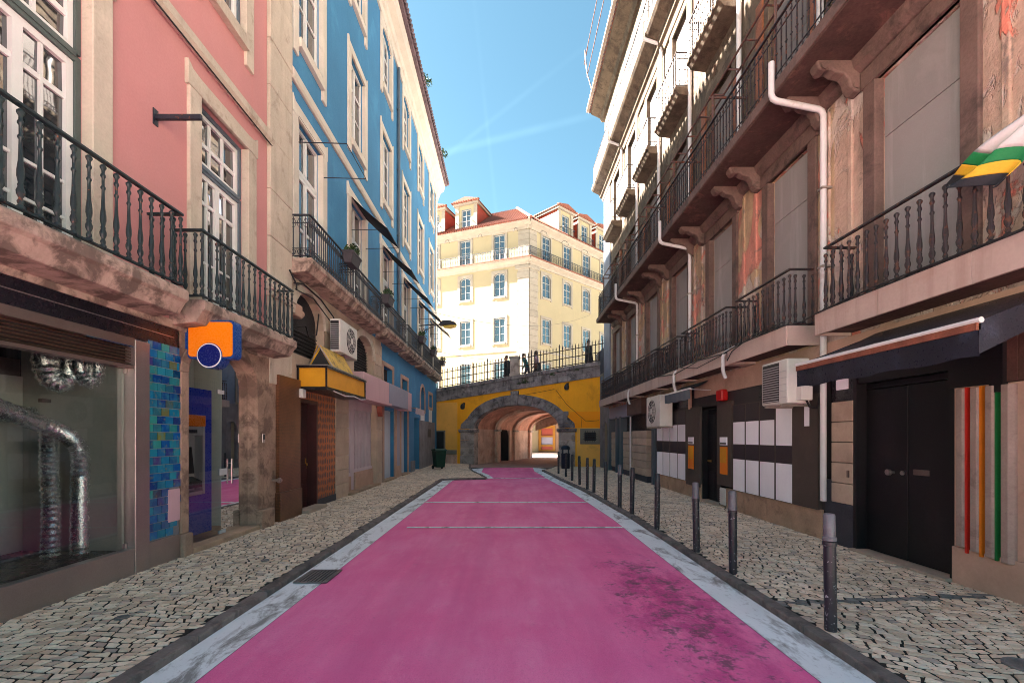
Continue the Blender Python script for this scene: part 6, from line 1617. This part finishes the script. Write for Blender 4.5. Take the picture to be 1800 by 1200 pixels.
for (a, b_, lb) in ((10.12, 10.44, 'yellow sign plate with white header right of the graffiti door'), (11.95, 12.28, 'yellow sign plate with white header left of the graffiti door')):
    t_ = thing('door_sign', lb, 'sign', FR((a + b_) / 2, .08, 1.0), 'yellow signs beside the dark door')
    q = MB(FR); q.box(a, b_, .071, .095, 1.42, 1.60); q.build('header', 'paper', t_)
    q = MB(FR); q.box(a + .02, b_ - .02, .095, .099, 1.44, 1.475); q.build('caption', 'dark_print', t_)
    q = MB(FR); q.box(a - .01, b_ + .01, .071, .09, .76, 1.38); q.build('plate', 'sign_amber', t_, bevel=.004)
    q = MB(FR); q.box(a + .02, b_ - .02, .09, .094, 1.02, 1.35); q.build('print', 'sign_yellow', t_)
t_ = thing('red_lamp', 'red box lamp above the dark graffiti door', 'lamp', FR(10.35, .1, 2.4))
q = MB(FR); q.box(10.22, 10.5, .0, .16, 2.42, 2.68); q.build('shade', 'red_enamel', t_, bevel=.03)
q = MB(FR); q.box(10.28, 10.44, -.02, .0, 2.48, 2.62); q.build('mount', 'black_panel', t_)
q = MB(FR); q.box(11.78, 11.98, .0, .05, 2.0, 2.32); q.build('junction_box', 'warm_stone', ri)
q = MB(FR); q.tube([(12.25, .05, 2.35), (12.25, .05, 2.95)], .05, 8); q.build('drainpipe', 'warm_stone', ri)
# air conditioners
t_ = ac_unit('white air conditioner above the larger poster hoarding, right side', FR, 7.25, 7.98, .14, .50, 2.14, 2.86, 7.6, 0, False, (7.47, 7.94))
for i in range(5): q = MB(FR); q.box(7.27, 7.45, .50, .507, 2.24 + i * .105, 2.246 + i * .105); q.build('seam', 'grey_plastic', t_)
q = MB(FR); q.box(7.12, 7.25, .18, .36, 2.18, 2.40); q.build('valve_cover', 'ac_plastic', t_, bevel=.01)
q = MB(FR); q.tube([(7.18, .25, 2.2), (7.17, .2, 2.08), (7.14, .1, 2.05), (7.13, .05, 2.3), (7.12, .03, 2.7)], .018, 6); q.build('hose', 'cable', t_)
ac_unit('white air conditioner with round fan by the far corner shop, right side', FR, 13.4, 14.7, .10, .48, 1.92, 2.86, 14.15, .36)
# awnings
aw = awning('shop_awning', 'folded dark blue plastic awning above the black double door', FR, 3.72, 6.05, .06, 2.98, 1.10, 2.56, .30, 'awning_blue', None, 'awning_bar')
q = MB(FR); q.box(3.72, 6.05, 1.085, 1.125, 2.475, 2.535); q.build('rust_strip', 'rust_fringe', aw)
for u in (6.05, 3.72):
    q = MB(FR); q.poly([(u, .06, 2.96), (u, 1.1, 2.55), (u, 1.1, 2.28), (u, .55, 2.55)]); q.build('side_flap', 'awning_blue', aw)
aw2 = awning('shop_awning', 'short rolled grey awning over the dark graffiti door', FR, 11.0, 12.75, .10, 2.98, .55, 2.78, .26, 'grey_blue_wood', None, 'awning_bar')
# flag on the near balcony
fg = thing('flag', 'crumpled black, yellow, green and white flag hanging off the near right balcony', 'flag', FR(4.35, .45, 4.3))
def cloth_band(name, mt, s0, s1):
    q = MB(FR); K = 18; J = 8
    pts = []
    for j in range(J + 1):
        s = s0 + (s1 - s0) * j / J
        for i in range(K + 1):
            f = i / K
            top = Vector((3.86 - .06 * f, .44, 4.42 - .10 * f)); low = Vector((4.66, .56, 4.17)).lerp(Vector((4.02, .62, 3.80)), f)
            p = top.lerp(low, s)
            p = p + Vector((.03 * math.sin(f * 8 + s * 5), (.03 + .06 * s) * math.sin(f * 9 + s * 4), -.05 * math.sin(s * PI) * math.sin(f * 6)))
            pts.append(tuple(p))
    q.add(pts, [(j * (K + 1) + i, j * (K + 1) + i + 1, (j + 1) * (K + 1) + i + 1, (j + 1) * (K + 1) + i) for j in range(J) for i in range(K)])
    o = q.build(name, mt, fg, smooth=True)
    sd = o.modifiers.new('thick', 'SOLIDIFY'); sd.thickness = .006
cloth_band('white_field', 'flag_white', 0.02, .52); cloth_band('green_band', 'flag_green', .52, .70); cloth_band('yellow_band', 'flag_yellow', .70, .86); cloth_band('black_band', 'flag_black', .86, 1.0)
q = MB(FR); q.tube([(3.82, .40, 3.4), (3.82, .42, 4.55)], .02, 6); q.build('pole', 'blue_black_iron', fg)
# far ground floor: dark shopfront, stone piers
q = MB(FR); q.box(15.2, 22.0, -.5, -.3, 0, 2.96); q.build('shop_back', 'black_panel', ri)
q = MB(FR); q.box(17.0, 22.0, -.1, .06, 2.45, 2.96); q.build('shop_fascia', 'lilac_panel', ri)
q = MB(FR); q.box(15.7, 17.6, .06, .35, 2.42, 2.96); q.build('shop_sign_box', 'wine_cladding', ri, bevel=.01)
def pier(u0, u1, n_):
    for i in range(6):
        q = MB(FR); z = .22 + i * .27; q.box(u0, u1, -.3, n_, z + .004, z + .266); q.build('stone_block', 'rustic_stone', ri, bevel=.02)
    q = MB(FR); q.box(u0, u1, -.3, n_ - .04, -.03, .22); q.build('plinth', 'slate_plinth', ri)
pier(15.9, 17.6, .12); pier(17.62, 19.6, .0); pier(20.9, 21.8, .0)
for u in (15.3, 19.75, 20.5, 22.0):
    q = MB(FR); q.prism([(u, 0), (u + .16, 0), (u + .16, 2.5), (u - .1, 2.5)], -.2, .08); q.build('slanted_post', 'grey_blue_wood', ri)
pipe([(17.8, .16, 0), (17.8, .16, 2.4)], .035)
# blue-grey end pilaster and dark corner wall by the bridge
q = MB(FR); q.box(21.95, 23.28, -.2, .05, 3.3, 13.7); q.build('end_pilaster', 'blue_grey_paint', ri, bevel=.01)
cw = thing('corner_wall', 'grey stone corner wall with arched doorway beside the bridge', 'wall', FR(23.9, 0, 0))
m = MB(FR); wall_holes(m, 22.2, 25.4, 0, 3.4, [(22.6, 23.6, -.01, 2.4, .5)], .02, .2); m.build('wall', 'grey_stone', cw)
q = MB(FR); q.box(22.6, 23.6, -.2, -.15, 0, 2.4); q.build('door', 'grey_stone', cw)
q = MB(FR); q.box(23.3, 25.6, -3, .02, 3.4, 6.2); q.build('upper_wall', 'dark_wall', cw)
q = MB(FR); q.box(23.4, 24.1, .02, .06, 3.3, 4.9); wf = q.build('window_surround', 'cream_stone', cw)
q = MB(FR); q.box(23.5, 24.0, .06, .07, 3.4, 4.75); q.build('shutter', 'blue_grey_paint', wf)
# litter bin
t_ = thing('litter_bin', 'dark blue domed litter bin standing by the right pier', 'bin', (2.92, 23.1, 0))
q = MB(); q.lathe([(.20, 0), (.22, .04), (.22, .72), (.245, .74), (.245, .78)], (2.92, 23.1), 16); q.build('drum', 'bin_blue', t_, smooth=True)
q = MB(); q.lathe([(.235, .98), (.24, 1.0), (.22, 1.10), (.14, 1.17), (.0, 1.19)], (2.92, 23.1), 16); q.build('dome', 'bin_blue', t_, smooth=True)
for a in (0, PI / 2, PI, 3 * PI / 2):
    q = MB(); x, y = 2.92 + .21 * math.cos(a + .6), 23.1 + .21 * math.sin(a + .6); q.box(x - .03, x + .03, y - .02, y + .02, .78, .99); q.build('hood_post', 'bin_blue', t_)
# aerial on the right roof
an = thing('roof_aerial', 'tall thin metal aerial lines on the right roof edge', 'aerial', FR(18, .9, 18.5))
for n_, z_ in ((1.0, 19.6), (1.12, 20.4)):
    q = MB(FR); q.tube([(12, n_, z_), (22.8, n_ , z_)], .02, 5); q.build('wire', 'rusty_pipe', an)
for u in (13.5, 18, 22.5):
    q = MB(FR); q.tube([(u, .7, 18.4), (u, 1.05, 19.6), (u, 1.15, 20.7)], .03, 5); q.tube([(u - .5, 1.1, 20.4), (u + .5, 1.1, 20.4)], .02, 5); q.build('bracket', 'rusty_pipe', an)
# thin overhead cables across the street
for (a, b_, sag, lb) in (((XL, 24.5, 8.4), (9.0, 50, 15.0), 1.0, 'thin overhead cable from the blue house towards the corner house'), ((XL, 26, 6.6), (2.0, 44, 9.5), .5, 'second thin overhead cable sagging in front of the corner house')):
    q = MB(); A_, B_ = Vector(a), Vector(b_); q.tube([tuple(A_.lerp(B_, i / 14) - Vector((0, 0, sag * 4 * (i / 14) * (1 - i / 14)))) for i in range(15)], .012, 4)
    q.build('overhead_cable', 'cable', loc=a, label=lb, cat='cable')
